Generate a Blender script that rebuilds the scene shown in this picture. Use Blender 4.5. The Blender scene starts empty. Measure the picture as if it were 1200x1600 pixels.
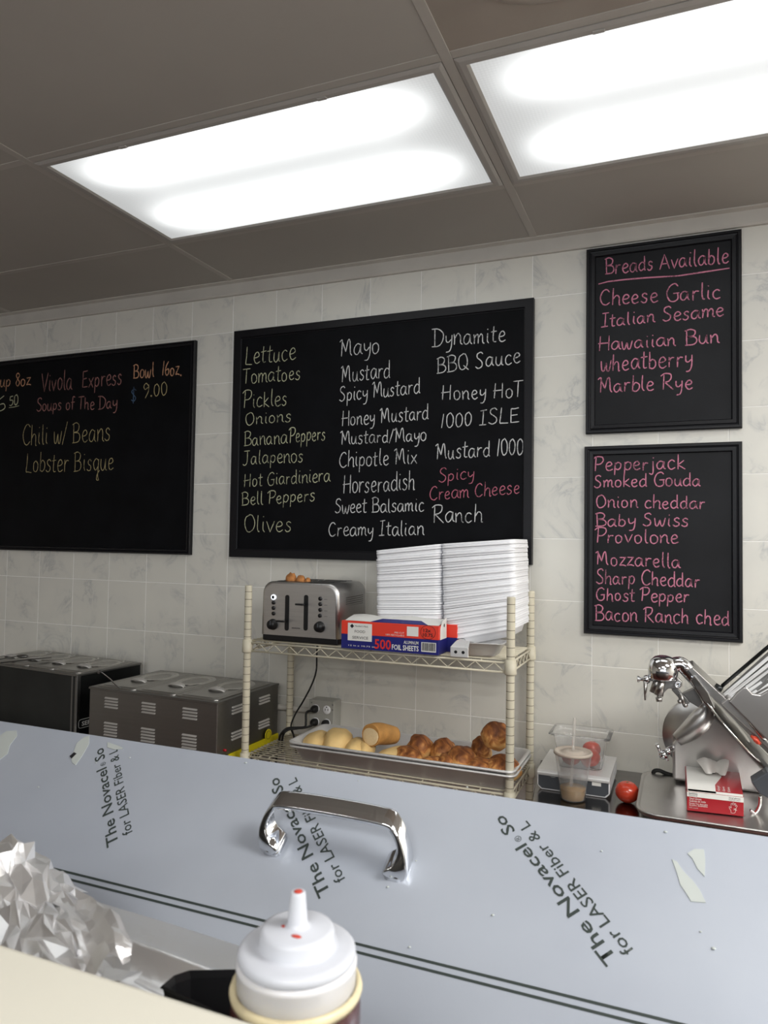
import bpy, bmesh, math, random
from math import sin, cos, pi, radians as R
from mathutils import Vector as V, Matrix, noise
random.seed(7)
SC = bpy.context.scene
COL = SC.collection

# ------------------------------------------------------------------ camera, world, lights, exposure
CAMZ = 1.55
FPX, YAW, PITCH, ROLL = 1136.28, -0.39134, 0.03855, 0.01526
_f = V((sin(YAW)*cos(PITCH), cos(YAW)*cos(PITCH), sin(PITCH)))
_r0 = V((cos(YAW), -sin(YAW), 0)); _u0 = _r0.cross(_f)
_r = _r0*cos(ROLL) + _u0*sin(ROLL); _u = -_r0*sin(ROLL) + _u0*cos(ROLL)
CO = V((0, 0, CAMZ))
cd = bpy.data.cameras.new('camera'); cam = bpy.data.objects.new('camera', cd); COL.objects.link(cam)
cam.matrix_world = Matrix(((_r.x, _u.x, -_f.x, 0), (_r.y, _u.y, -_f.y, 0), (_r.z, _u.z, -_f.z, CAMZ), (0, 0, 0, 1)))
cd.sensor_fit = 'HORIZONTAL'; cd.sensor_width = 36; cd.lens = FPX/1200*36
cd.clip_start = 0.02
cd.dof.use_dof = True; cd.dof.focus_distance = 2.35; cd.dof.aperture_fstop = 16
SC.camera = cam
w = bpy.data.worlds.new('world'); SC.world = w; w.use_nodes = True
w.node_tree.nodes['Background'].inputs[0].default_value = (.75, .85, 1, 1)
w.node_tree.nodes['Background'].inputs[1].default_value = 0.25
SC.view_settings.view_transform = 'Standard'; SC.view_settings.look = 'None'
SC.view_settings.gamma = 1; SC.view_settings.use_curve_mapping = False
SC.view_settings.exposure = 0.17
FRONT_FILL = 60.0  # watts of the soft lamp added behind the camera
ADDED_LAMPS = 33.0       # watts of each unseen fixture added to brighten the wall
H = 2.588; D = 2.475       # ceiling height, tiled wall distance
GX, GY = -1.692, 1.4515    # ceiling grid origin

def area(name, loc, sx, sy, power, col=(1, .985, .95), rot=(0, 0, 0)):
    l = bpy.data.lights.new(name, 'AREA'); l.shape = 'RECTANGLE'; l.size = sx; l.size_y = sy
    l.energy = power; l.color = col
    o = bpy.data.objects.new(name, l); o.location = loc; o.rotation_euler = rot; COL.objects.link(o)
    return o
# added, unseen fixtures behind and beside the camera, placed to brighten the wall
FIX = ((1, -5, 1.3), (-1, -7, .5), (2, -2, 1.6), (3, 0, 1.8), (2, -7, .8))
for ix, iy, pw in FIX:
    area('added_ceiling_lamp', (GX+1.22*ix+.61, GY+.61*iy+.305, H-.03), 1.13, .52, ADDED_LAMPS*pw)
# soft fill added behind the camera, at a made-up shop front
area('front_fill_lamp', (.2, -4.12, 1.5), 4.6, 1.7, FRONT_FILL, (.86, .93, 1), (R(90), 0, 0))

# ------------------------------------------------------------------ pixel -> point helper (measured from the photograph)
def ray(px, py): return _f + _r*((px-600)/FPX) - _u*((py-800)/FPX)
def at(px, py, Y=None, Z=None, X=None):
    v = ray(px, py)
    t = Y/v.y if Y is not None else ((Z-CAMZ)/v.z if Z is not None else X/v.x)
    return CO + v*t

# ------------------------------------------------------------------ materials
MATS = {}
def mat(name, col, rough=.5, metal=0., bump=0., bscale=60., var=0., vscale=6., trans=0., ior=1.45, emit=None, es=0., alpha=1., coat=0., sss=0., aniso=None, spec=None, obj=False):
    m = bpy.data.materials.new(name); m.use_nodes = True; nt = m.node_tree; N = nt.nodes; L = nt.links
    b = N['Principled BSDF']; I = b.inputs
    I['Base Color'].default_value = (*col, 1); I['Roughness'].default_value = rough; I['Metallic'].default_value = metal
    I['Transmission Weight'].default_value = trans; I['IOR'].default_value = ior; I['Alpha'].default_value = alpha
    I['Coat Weight'].default_value = coat
    if spec is not None: I['Specular IOR Level'].default_value = spec
    if sss: I['Subsurface Weight'].default_value = sss; I['Subsurface Radius'].default_value = (.01, .008, .006)
    if emit: I['Emission Color'].default_value = (*emit, 1); I['Emission Strength'].default_value = es
    if bump or var:
        tc = N.new('ShaderNodeTexCoord'); mp = N.new('ShaderNodeMapping')
        L.new(tc.outputs['Object'], mp.inputs[0])
        if aniso: mp.inputs['Scale'].default_value = aniso
    if bump:
        n = N.new('ShaderNodeTexNoise'); n.inputs['Scale'].default_value = bscale; n.inputs['Detail'].default_value = 4
        L.new(mp.outputs[0], n.inputs['Vector'])
        bp = N.new('ShaderNodeBump'); bp.inputs['Strength'].default_value = bump; bp.inputs['Distance'].default_value = .002
        L.new(n.outputs['Fac'], bp.inputs['Height']); L.new(bp.outputs[0], I['Normal'])
    if var:
        n = N.new('ShaderNodeTexNoise'); n.inputs['Scale'].default_value = vscale; n.inputs['Detail'].default_value = 5
        L.new(mp.outputs[0], n.inputs['Vector'])
        mx = N.new('ShaderNodeMix'); mx.data_type = 'RGBA'
        mr = N.new('ShaderNodeMapRange'); mr.inputs[1].default_value = .3; mr.inputs[2].default_value = .7
        L.new(n.outputs['Fac'], mr.inputs[0]); L.new(mr.outputs[0], mx.inputs['Factor'])
        mx.inputs['A'].default_value = (*[c*(1-var) for c in col], 1); mx.inputs['B'].default_value = (*[min(1, c*(1+var)) for c in col], 1)
        L.new(mx.outputs['Result'], I['Base Color'])
    MATS[name] = m; return m
def s(r, g, b):   # sRGB 0-255 -> linear
    return tuple(((c/255)/12.92 if c/255 <= .04045 else ((c/255+.055)/1.055)**2.4) for c in (r, g, b))

def ramp(N, pts):
    c = N.new('ShaderNodeValToRGB'); e = c.color_ramp.elements
    while len(e) > 1: e.remove(e[0])
    e[0].position = pts[0][0]; e[0].color = pts[0][1]
    for p_, q in pts[1:]:
        x = e.new(p_); x.color = q
    return c
def g4(v): return (v, v, v, 1)

def marble():
    m = mat('marble_tile', s(214, 212, 204), rough=.32); nt = m.node_tree; N = nt.nodes; L = nt.links; b = N['Principled BSDF']
    tc = N.new('ShaderNodeTexCoord'); oi = N.new('ShaderNodeObjectInfo')
    mul = N.new('ShaderNodeVectorMath'); mul.operation = 'SCALE'; cmb = N.new('ShaderNodeCombineXYZ')
    L.new(oi.outputs['Random'], cmb.inputs[0]); L.new(oi.outputs['Random'], cmb.inputs[2])
    L.new(cmb.outputs[0], mul.inputs[0]); mul.inputs['Scale'].default_value = 37
    add = N.new('ShaderNodeVectorMath'); add.operation = 'ADD'
    L.new(tc.outputs['Object'], add.inputs[0]); L.new(mul.outputs[0], add.inputs[1])
    n1 = N.new('ShaderNodeTexNoise'); n1.inputs['Scale'].default_value = 5.5; n1.inputs['Detail'].default_value = 6; n1.inputs['Roughness'].default_value = .62; n1.inputs['Distortion'].default_value = 1.0
    L.new(add.outputs[0], n1.inputs['Vector'])
    su = N.new('ShaderNodeMath'); su.operation = 'SUBTRACT'; su.inputs[1].default_value = .5; L.new(n1.outputs['Fac'], su.inputs[0])
    ab = N.new('ShaderNodeMath'); ab.operation = 'ABSOLUTE'; L.new(su.outputs[0], ab.inputs[0])
    r1 = ramp(N, [(0, g4(1)), (.012, g4(.55)), (.05, g4(0))]); L.new(ab.outputs[0], r1.inputs[0])
    n2 = N.new('ShaderNodeTexNoise'); n2.inputs['Scale'].default_value = 7; n2.inputs['Detail'].default_value = 3; L.new(add.outputs[0], n2.inputs['Vector'])
    r2 = ramp(N, [(.46, g4(0)), (.66, g4(1))]); L.new(n2.outputs['Fac'], r2.inputs[0])
    mm = N.new('ShaderNodeMath'); mm.operation = 'MULTIPLY'; L.new(r1.outputs[0], mm.inputs[0]); L.new(r2.outputs[0], mm.inputs[1])
    mx = N.new('ShaderNodeMix'); mx.data_type = 'RGBA'; L.new(mm.outputs[0], mx.inputs['Factor'])
    mx.inputs['B'].default_value = (*s(184, 185, 183), 1)
    m2 = N.new('ShaderNodeMix'); m2.data_type = 'RGBA'; L.new(n2.outputs['Fac'], m2.inputs['Factor'])
    m2.inputs['A'].default_value = (*s(222, 220, 211), 1); m2.inputs['B'].default_value = (*s(206, 205, 199), 1)
    L.new(m2.outputs['Result'], mx.inputs['A'])
    L.new(mx.outputs['Result'], b.inputs['Base Color'])
    return m
def chalk(name, col):
    m = mat(name, col, rough=.95); nt = m.node_tree; N = nt.nodes; L = nt.links; b = N['Principled BSDF']
    tc = N.new('ShaderNodeTexCoord'); n = N.new('ShaderNodeTexNoise'); n.inputs['Scale'].default_value = 330; n.inputs['Detail'].default_value = 3
    n3 = N.new('ShaderNodeTexNoise'); n3.inputs['Scale'].default_value = 30
    L.new(tc.outputs['Object'], n.inputs['Vector']); L.new(tc.outputs['Object'], n3.inputs['Vector'])
    ad = N.new('ShaderNodeMath'); ad.operation = 'MULTIPLY_ADD'; ad.inputs[1].default_value = .8; L.new(n3.outputs['Fac'], ad.inputs[0]); L.new(n.outputs['Fac'], ad.inputs[2])
    r = ramp(N, [(.70, (*[c*.30+.01 for c in col], 1)), (.88, (*col, 1))]); L.new(ad.outputs[0], r.inputs[0])
    L.new(r.outputs[0], b.inputs['Base Color']); return m
def lens_mat():
    m = mat('fixture_lens', (.8, .8, .8), rough=.5); nt = m.node_tree; N = nt.nodes; L = nt.links; b = N['Principled BSDF']
    tc = N.new('ShaderNodeTexCoord'); sp = N.new('ShaderNodeSeparateXYZ'); L.new(tc.outputs['Object'], sp.inputs[0])
    # two tubes run along the lens; brightness falls off at its ends (object origin = lens centre)
    def bell(sock, c, wdt):
        a = N.new('ShaderNodeMath'); a.operation = 'SUBTRACT'; a.inputs[1].default_value = c; L.new(sock, a.inputs[0])
        d = N.new('ShaderNodeMath'); d.operation = 'DIVIDE'; d.inputs[1].default_value = wdt; L.new(a.outputs[0], d.inputs[0])
        q = N.new('ShaderNodeMath'); q.operation = 'POWER'; q.inputs[1].default_value = 2
        ab = N.new('ShaderNodeMath'); ab.operation = 'ABSOLUTE'; L.new(d.outputs[0], ab.inputs[0]); L.new(ab.outputs[0], q.inputs[0])
        g = N.new('ShaderNodeMath'); g.operation = 'MULTIPLY'; g.inputs[1].default_value = -1; L.new(q.outputs[0], g.inputs[0])
        e = N.new('ShaderNodeMath'); e.operation = 'EXPONENT'; L.new(g.outputs[0], e.inputs[0]); return e.outputs[0]
    t1 = bell(sp.outputs['Y'], -.165, .066); t2 = bell(sp.outputs['Y'], .135, .074)
    sm = N.new('ShaderNodeMath'); sm.operation = 'ADD'; L.new(t1, sm.inputs[0]); L.new(t2, sm.inputs[1])
    ax = N.new('ShaderNodeMath'); ax.operation = 'ABSOLUTE'; L.new(sp.outputs['X'], ax.inputs[0])
    rx = N.new('ShaderNodeMapRange'); rx.inputs[1].default_value = .57; rx.inputs[2].default_value = .34; rx.interpolation_type = 'SMOOTHSTEP'; L.new(ax.outputs[0], rx.inputs[0])
    tu = N.new('ShaderNodeMath'); tu.operation = 'MULTIPLY'; L.new(sm.outputs[0], tu.inputs[0]); L.new(rx.outputs[0], tu.inputs[1])
    # prismatic relief of the lens
    ck = N.new('ShaderNodeTexVoronoi'); ck.inputs['Scale'].default_value = 120; ck.inputs['Randomness'].default_value = .1; L.new(tc.outputs['Object'], ck.inputs['Vector'])
    k = N.new('ShaderNodeMath'); k.operation = 'MULTIPLY_ADD'; k.inputs[1].default_value = -.11; k.inputs[2].default_value = .05; L.new(ck.outputs['Distance'], k.inputs[0])
    st = N.new('ShaderNodeMath'); st.operation = 'MULTIPLY_ADD'; st.inputs[1].default_value = LENS[1]; st.inputs[2].default_value = LENS[0]; L.new(tu.outputs[0], st.inputs[0])
    fb = N.new('ShaderNodeMath'); fb.operation = 'MULTIPLY_ADD'; fb.inputs[1].default_value = LENS[2]; L.new(rx.outputs[0], fb.inputs[0]); L.new(st.outputs[0], fb.inputs[2])
    fn = N.new('ShaderNodeMath'); fn.operation = 'ADD'; L.new(fb.outputs[0], fn.inputs[0]); L.new(k.outputs[0], fn.inputs[1])
    b.inputs['Emission Color'].default_value = (.97, 1, 1, 1); L.new(fn.outputs[0], b.inputs['Emission Strength'])
    b.inputs['Base Color'].default_value = (.35, .35, .35, 1)
    return m
LENS = (.42, 2.2, .24)
M = MATS
marble(); lens_mat()
mat('grout', s(244, 243, 240), .8, bump=.3, bscale=200)
mat('ceiling_vinyl', s(170, 167, 160), .75, bump=.08, bscale=30, var=.03, vscale=3)
mat('ceiling_stained', s(158, 150, 140), .3, bump=.2, bscale=8, var=.1, vscale=4)
mat('ceiling_tee', s(177, 174, 167), .5, var=.03)
mat('fixture_frame', s(172, 170, 165), .4, var=.04)
mat('molding', s(190, 187, 180), .5, var=.05, vscale=10)
mat('plaster', s(205, 202, 192), .8, bump=.1)
mat('floor_quarry', s(92, 48, 40), .45, bump=.3, var=.2)
mat('board_black', (.0035, .0038, .005), .6, spec=.12, var=.35, vscale=7)
mat('board_slate', (.008, .0085, .0105), .55, spec=.25, var=.3, vscale=6)
mat('frame_black', (.006, .006, .008), .4, spec=.3, bump=.25, bscale=90, aniso=(.1, 1, 1))
chalk('chalk_white', s(205, 205, 205)); chalk('chalk_green', s(188, 189, 158)); chalk('chalk_pink', s(198, 124, 148))
chalk('chalk_peach', s(205, 155, 120)); chalk('chalk_rose', s(150, 105, 100)); chalk('chalk_yellow', s(186, 172, 125)); chalk('chalk_blue', s(70, 95, 125))
chalk('chalk_red', s(180, 100, 118))
mat('cream_epoxy', s(206, 200, 180), .38, bump=.1, var=.05)
mat('groove_dark', s(92, 84, 66), .8)  # grooves darker than the rest of the post
mat('steel', (.42, .41, .395), .3, 1, bump=.12, bscale=40, aniso=(1, 30, 30), var=.06)
mat('steel_dark', (.25, .247, .242), .36, 1, bump=.06, bscale=40, aniso=(1, 20, 20), var=.03)
mat('steel_black', (.045, .048, .05), .32, .9, bump=.05, var=.3, vscale=3)
mat('steel_bright', (.62, .61, .60), .36, 1, bump=.12, bscale=40, aniso=(1, 30, 30), var=.05)
mat('louver_steel', (.62, .61, .59), .5, .6)
mat('steel_polished', (.62, .61, .59), .16, 1, bump=.05, bscale=20)
mat('chrome', (.72, .73, .75), .07, 1, bump=.03, bscale=15)
mat('cast_aluminium', (.58, .57, .56), .33, 1, bump=.12, bscale=30, var=.08)
mat('aluminium', (.78, .78, .78), .45, .6, bump=.2, bscale=70, var=.08)
mat('aluminium_rib', (.86, .86, .87), .45, .35)
mat('steel_tabletop', (.20, .19, .185), .13, 1, bump=.05, bscale=40, aniso=(1, 20, 20), var=.1)
mat('pan_inside', (.70, .70, .71), .33, .9, var=.06)
mat('black_plastic', (.008, .008, .009), .35)
mat('black_rubber', (.006, .006, .006), .6)
mat('grey_plastic', s(74, 78, 84), .35)
mat('white_plastic', s(232, 233, 236), .3)
mat('foam', s(243, 244, 248), .6, bump=.15, bscale=150)
mat('cap_plastic', s(190, 193, 201), .34, spec=.5)
mat('collar_plastic', s(205, 205, 208), .3, sss=.2)
mat('sauce', s(66, 30, 30), .16, var=.15, vscale=25)
mat('sauce_rim', s(206, 194, 160), .35, var=.18, vscale=60)
mat('sauce_red', s(180, 60, 45), .4)
mat('yellow_plastic', s(196, 182, 20), .4)
mat('box_red', s(226, 62, 44), .45); mat('box_blue', s(28, 32, 112), .45); mat('box_crimson', s(160, 22, 34), .42)
mat('paper_white', s(226, 226, 222), .6, var=.03); mat('ink_black', s(28, 28, 32), .5); mat('ink_red', s(214, 44, 40), .5); mat('ink_grey', s(120, 120, 120), .5)
mat('ink_film', s(50, 58, 56), .5)
mat('tomato', s(198, 66, 44), .25, var=.18, vscale=20, coat=.3)
mat('tomato_stem', s(70, 90, 40), .6)
mat('glass_clear', (.96, .965, .97), .06, trans=.93, ior=1.19)
mat('cloudy_plastic', (.9, .88, .85), .12, trans=.75, ior=1.2)
mat('lid_plastic', s(212, 200, 186), .25, trans=.35, ior=1.2)
mat('coffee', s(164, 128, 74), .3, var=.12, vscale=60)
mat('glove_film', s(240, 238, 234), .4, bump=.4, bscale=40)
mat('bread_pale', s(222, 190, 130), .7, bump=.5, bscale=60, var=.12, vscale=18)
mat('bread_tan', s(190, 140, 78), .7, bump=.6, bscale=80, var=.22, vscale=25)
mat('bread_toast', s(168, 112, 62), .8, bump=.8, bscale=150, var=.35, vscale=60)
mat('bread_cut', s(226, 202, 160), .85, bump=.6, bscale=150)
mat('box_grey_metal', s(178, 178, 172), .45, .3, bump=.1, var=.06)
mat('counter_cream', s(203, 200, 188), .45, var=.015)
mat('concrete_dark', s(30, 28, 27), .7, var=.2)
mat('film_scrap', s(176, 182, 180), .4); mat('film_bubble', s(206, 212, 222), .25)
mat('white_light', (1, 1, 1), .4, emit=(.75, .85, 1), es=2.0)

def cheese_bread():
    m = mat('bread_cheese', s(215, 150, 82), .6); nt = m.node_tree; N = nt.nodes; L = nt.links; b = N['Principled BSDF']
    tc = N.new('ShaderNodeTexCoord'); n = N.new('ShaderNodeTexNoise'); n.inputs['Scale'].default_value = 24; n.inputs['Detail'].default_value = 7; n.inputs['Distortion'].default_value = 1.2
    L.new(tc.outputs['Object'], n.inputs['Vector'])
    sp = N.new('ShaderNodeSeparateXYZ'); L.new(tc.outputs['Object'], sp.inputs[0])
    a = N.new('ShaderNodeMath'); a.operation = 'MULTIPLY_ADD'; a.inputs[1].default_value = 5.5; L.new(sp.outputs['Z'], a.inputs[0])
    hf = N.new('ShaderNodeMath'); hf.operation = 'MULTIPLY_ADD'; hf.inputs[1].default_value = .75; hf.inputs[2].default_value = .12; L.new(n.outputs['Fac'], hf.inputs[0]); L.new(hf.outputs[0], a.inputs[2])
    r = ramp(N, [(.42, (*s(226, 182, 118), 1)), (.54, (*s(208, 150, 86), 1)), (.61, (*s(160, 100, 52), 1)), (.75, (*s(104, 58, 30), 1))]); L.new(a.outputs[0], r.inputs[0])
    L.new(r.outputs[0], b.inputs['Base Color'])
    bp = N.new('ShaderNodeBump'); bp.inputs['Strength'].default_value = .7; bp.inputs['Distance'].default_value = .003
    L.new(n.outputs['Fac'], bp.inputs['Height']); L.new(bp.outputs[0], b.inputs['Normal'])
cheese_bread()
def film():
    # blue-grey protective film over brushed steel
    m = mat('film_steel', s(174, 181, 194), .34, .25, coat=.15); nt = m.node_tree; N = nt.nodes; L = nt.links; b = N['Principled BSDF']
    b.inputs['Coat Roughness'].default_value = .25
    tc = N.new('ShaderNodeTexCoord'); n = N.new('ShaderNodeTexNoise'); n.inputs['Scale'].default_value = 3; n.inputs['Detail'].default_value = 4
    L.new(tc.outputs['Object'], n.inputs['Vector'])
    r = ramp(N, [(.35, (*s(170, 177, 190), 1)), (.65, (*s(180, 187, 199), 1))]); L.new(n.outputs['Fac'], r.inputs[0]); L.new(r.outputs[0], b.inputs['Base Color'])
    n2 = N.new('ShaderNodeTexNoise'); n2.inputs['Scale'].default_value = 5; L.new(tc.outputs['Object'], n2.inputs['Vector'])
    bp = N.new('ShaderNodeBump'); bp.inputs['Strength'].default_value = .15; bp.inputs['Distance'].default_value = .004
    L.new(n2.outputs['Fac'], bp.inputs['Height']); L.new(bp.outputs[0], b.inputs['Normal'])
film()
def foil():
    m = mat('foil', (.93, .93, .94), .38, .9); nt = m.node_tree; N = nt.nodes; L = nt.links; b = N['Principled BSDF']
    tc = N.new('ShaderNodeTexCoord'); n = N.new('ShaderNodeTexVoronoi'); n.feature = 'F2'; n.inputs['Scale'].default_value = 45; L.new(tc.outputs['Object'], n.inputs['Vector'])
    bp = N.new('ShaderNodeBump'); bp.inputs['Strength'].default_value = .2; bp.inputs['Distance'].default_value = .003
    L.new(n.outputs['Distance'], bp.inputs['Height']); L.new(bp.outputs[0], b.inputs['Normal'])
foil()

# ------------------------------------------------------------------ mesh helpers
ORG = {}
def bm_(): return bmesh.new()
def box(bm, lo, hi, bev=0., seg=1, mi=0, xf=None):
    lo = V(lo); hi = V(hi); t = bmesh.new()
    vs = [t.verts.new((x, y, z)) for x in (lo.x, hi.x) for y in (lo.y, hi.y) for z in (lo.z, hi.z)]
    for f in ((0, 1, 3, 2), (4, 6, 7, 5), (0, 4, 5, 1), (2, 3, 7, 6), (0, 2, 6, 4), (1, 5, 7, 3)): t.faces.new([vs[i] for i in f])
    if bev: bmesh.ops.bevel(t, geom=t.edges[:], offset=bev, segments=seg, profile=.5, affect='EDGES')
    merge(bm, t, mi, xf)
def merge(bm, t, mi=0, xf=None):
    mp = {}
    for v in t.verts: mp[v] = bm.verts.new(xf @ v.co if xf else v.co)
    for f in t.faces:
        try: g = bm.faces.new([mp[v] for v in f.verts]); g.material_index = mi; g.smooth = f.smooth
        except ValueError: pass
    t.free()
def frame_of(d):
    d = d.normalized(); a = V((0, 0, 1)) if abs(d.z) < .9 else V((1, 0, 0))
    x = a.cross(d).normalized(); return x, d.cross(x)
def cone(bm, p0, p1, r0, r1=None, n=16, cap=True, mi=0):
    p0 = V(p0); p1 = V(p1); r1 = r0 if r1 is None else r1; x, y = frame_of(p1-p0)
    A = [bm.verts.new(p0 + (x*cos(2*pi*i/n)+y*sin(2*pi*i/n))*r0) for i in range(n)]
    B = [bm.verts.new(p1 + (x*cos(2*pi*i/n)+y*sin(2*pi*i/n))*r1) for i in range(n)]
    for i in range(n):
        f = bm.faces.new((A[i], A[(i+1) % n], B[(i+1) % n], B[i])); f.smooth = True; f.material_index = mi
    if cap:
        f = bm.faces.new(A[::-1]); f.material_index = mi; f = bm.faces.new(B); f.material_index = mi
def lathe(bm, prof, c=(0, 0, 0), ax=(0, 0, 1), n=24, mi=None, smooth=True):
    # prof: (r, h[, material])
    c = V(c); ax = V(ax).normalized(); x, y = frame_of(ax); rings = []
    for q in prof:
        r, h = q[0], q[1]
        if r < 1e-6: rings.append([bm.verts.new(c+ax*h)])
        else: rings.append([bm.verts.new(c+ax*h+(x*cos(2*pi*i/n)+y*sin(2*pi*i/n))*r) for i in range(n)])
    for k in range(len(rings)-1):
        a, b = rings[k], rings[k+1]; m_ = prof[k][2] if len(prof[k]) > 2 else (mi or 0)
        for i in range(n):
            j = (i+1) % n
            if len(a) == 1 and len(b) == 1: continue
            if len(a) == 1: f = bm.faces.new((a[0], b[j], b[i]))
            elif len(b) == 1: f = bm.faces.new((a[i], a[j], b[0]))
            else: f = bm.faces.new((a[i], a[j], b[j], b[i]))
            f.smooth = smooth; f.material_index = m_
def ball(bm, c, r, n=16, k=10, sc=(1, 1, 1), mi=0):
    c = V(c); rings = []
    for j in range(1, k):
        th = pi*j/k
        rings.append([bm.verts.new(c+V((sc[0]*r*sin(th)*cos(2*pi*i/n), sc[1]*r*sin(th)*sin(2*pi*i/n), sc[2]*r*cos(th)))) for i in range(n)])
    top = bm.verts.new(c+V((0, 0, r*sc[2]))); bot = bm.verts.new(c-V((0, 0, r*sc[2])))
    for i in range(n):
        j = (i+1) % n
        f = bm.faces.new((top, rings[0][i], rings[0][j])); f.smooth = True; f.material_index = mi
        f = bm.faces.new((bot, rings[-1][j], rings[-1][i])); f.smooth = True; f.material_index = mi
        for q in range(len(rings)-1):
            f = bm.faces.new((rings[q][i], rings[q+1][i], rings[q+1][j], rings[q][j])); f.smooth = True; f.material_index = mi
def crom(pts, k=6):
    pts = [V(p_) for p_ in pts]; P = [pts[0]*2-pts[1]] + pts + [pts[-1]*2-pts[-2]]; out = []
    for i in range(1, len(P)-2):
        for j in range(k):
            t = j/k; a, b, c, d = P[i-1], P[i], P[i+1], P[i+2]
            out.append(.5*((2*b)+(c-a)*t+(2*a-5*b+4*c-d)*t*t+(3*b-a-3*c+d)*t**3))
    return out+[pts[-1]]
def tube(bm, pts, r, n=8, smooth=True, k=6, cap=True, mi=0, closed=False, flat=1.0):
    P = crom(pts, k) if smooth else [V(p_) for p_ in pts]
    rings = []; px = None
    for i, q in enumerate(P):
        d = (P[min(i+1, len(P)-1)]-P[max(i-1, 0)]).normalized()
        if px is None: x, y = frame_of(d)
        else:
            x = (px - d*px.dot(d)).normalized(); y = d.cross(x)
        px = x; rr = r(i/(len(P)-1)) if callable(r) else r
        rings.append([bm.verts.new(q+(x*cos(2*pi*j/n)+y*sin(2*pi*j/n)*flat)*rr) for j in range(n)])
    for a, b in zip(rings, rings[1:]):
        for j in range(n):
            f = bm.faces.new((a[j], a[(j+1) % n], b[(j+1) % n], b[j])); f.smooth = True; f.material_index = mi
    if cap: bm.faces.new(rings[0][::-1]).material_index = mi; bm.faces.new(rings[-1]).material_index = mi
def prism(bm, pts, dvec, bev=0., seg=2, mi=0):
    """extrude the polygon pts (3-D, coplanar) by dvec"""
    t = bmesh.new(); dvec = V(dvec)
    A = [t.verts.new(V(q)) for q in pts]; B = [t.verts.new(V(q)+dvec) for q in pts]; n = len(pts)
    t.faces.new(A); t.faces.new(B[::-1])
    for i in range(n): t.faces.new((A[i], B[i], B[(i+1) % n], A[(i+1) % n]))
    bmesh.ops.recalc_face_normals(t, faces=t.faces[:])
    if bev:
        bmesh.ops.bevel(t, geom=[e for e in t.edges if e.calc_face_angle(0) > .5], offset=bev, segments=seg, profile=.5, affect='EDGES')
    merge(bm, t, mi)
def rrect(cx, cy, w_, h_, r, k=4):
    out = []
    for (sx, sy, a0) in ((1, 1, 0), (-1, 1, 90), (-1, -1, 180), (1, -1, 270)):
        for j in range(k+1):
            a = R(a0+90*j/k); out.append((cx+sx*(w_/2-r)+r*cos(a), cy+sy*(h_/2-r)+r*sin(a)))
    return out
def loft(bm, loops, closed_loop=True, cap0=False, cap1=False, smooth=True, mi=0):
    rs = [[bm.verts.new(V(q)) for q in l] for l in loops]
    for a, b in zip(rs, rs[1:]):
        n = len(a)
        for i in range(n if closed_loop else n-1):
            f = bm.faces.new((a[i], a[(i+1) % n], b[(i+1) % n], b[i])); f.smooth = smooth; f.material_index = mi
    if cap0: bm.faces.new(rs[0][::-1]).material_index = mi
    if cap1: bm.faces.new(rs[-1]).material_index = mi
    return rs
def obj(name, bm, m, parent=None, org=None, kind=None, recalc=True, label=None):
    """link bm (in world coordinates) as one mesh object; the parent's origin is subtracted"""
    o_ = V(org) if org is not None else (ORG[parent.name] if parent else V((0, 0, 0)))
    if recalc: bmesh.ops.recalc_face_normals(bm, faces=bm.faces[:])
    bmesh.ops.translate(bm, verts=bm.verts[:], vec=-o_)
    me = bpy.data.meshes.new(name); bm.to_mesh(me); bm.free()
    for q in (m if isinstance(m, (list, tuple)) else [m]): me.materials.append(M[q])
    o = bpy.data.objects.new(name, me); COL.objects.link(o)
    if parent: o.parent = parent; o.location = o_-ORG[parent.name]
    else: o.location = o_
    ORG[o.name] = o_.copy()
    if kind: o['kind'] = kind
    if label: o['label'] = label
    return o
def thing(name, label, cat, loc=(0, 0, 0), group=None):
    o = bpy.data.objects.new(name, None); COL.objects.link(o); o.location = loc; o.empty_display_size = .05
    o['label'] = label; o['category'] = cat; ORG[o.name] = V(loc)
    if group: o['group'] = group
    return o
def tag(o, label, cat, group=None):
    o['label'] = label; o['category'] = cat
    if group: o['group'] = group
    return o
def copy_tree(root, loc, label=None, group=None, rotz=None):
    c = root.copy(); COL.objects.link(c); c.location = loc; ORG[c.name] = V(loc)
    if label: c['label'] = label
    if group: c['group'] = group
    if rotz is not None: c.rotation_euler = (0, 0, rotz)
    for ch in list(root.children):
        d = ch.copy(); COL.objects.link(d); d.parent = c
        for g in list(ch.children):
            e = g.copy(); COL.objects.link(e); e.parent = d
    return c
def print_text(txt, org, right, up, size, m, parent, name='printing', bold=0., width=None, depth=.0003, spacing=1.0):
    """flat printed lettering: baseline-left at org, running along `right`; size = cap height in metres"""
    c = bpy.data.curves.new('t', 'FONT'); c.body = txt; c.size = 1; c.offset = bold; c.resolution_u = 2; c.space_character = spacing
    o = bpy.data.objects.new('t', c); COL.objects.link(o)
    me = bpy.data.meshes.new_from_object(o.evaluated_get(bpy.context.evaluated_depsgraph_get())) if False else None
    dg = bpy.context.evaluated_depsgraph_get(); dg.update(); me = o.evaluated_get(dg).to_mesh()
    bm = bmesh.new(); bm.from_mesh(me); o.evaluated_get(dg).to_mesh_clear()
    bpy.data.objects.remove(o); bpy.data.curves.remove(c)
    xs = [v.co.x for v in bm.verts] or [0, 1]; k = size/.70; kx = k
    if width: kx = width/(max(xs)-min(xs))
    x0 = min(xs); right = V(right).normalized(); up = V(up).normalized(); nn = right.cross(up).normalized(); org = V(org)
    for v in bm.verts: v.co = org + right*((v.co.x-x0)*kx) + up*(v.co.y*k) + nn*depth
    return obj(name, bm, m, parent, recalc=False)
def sm3(x): x = max(0, min(1, x)); return x*x*(3-2*x)

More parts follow.
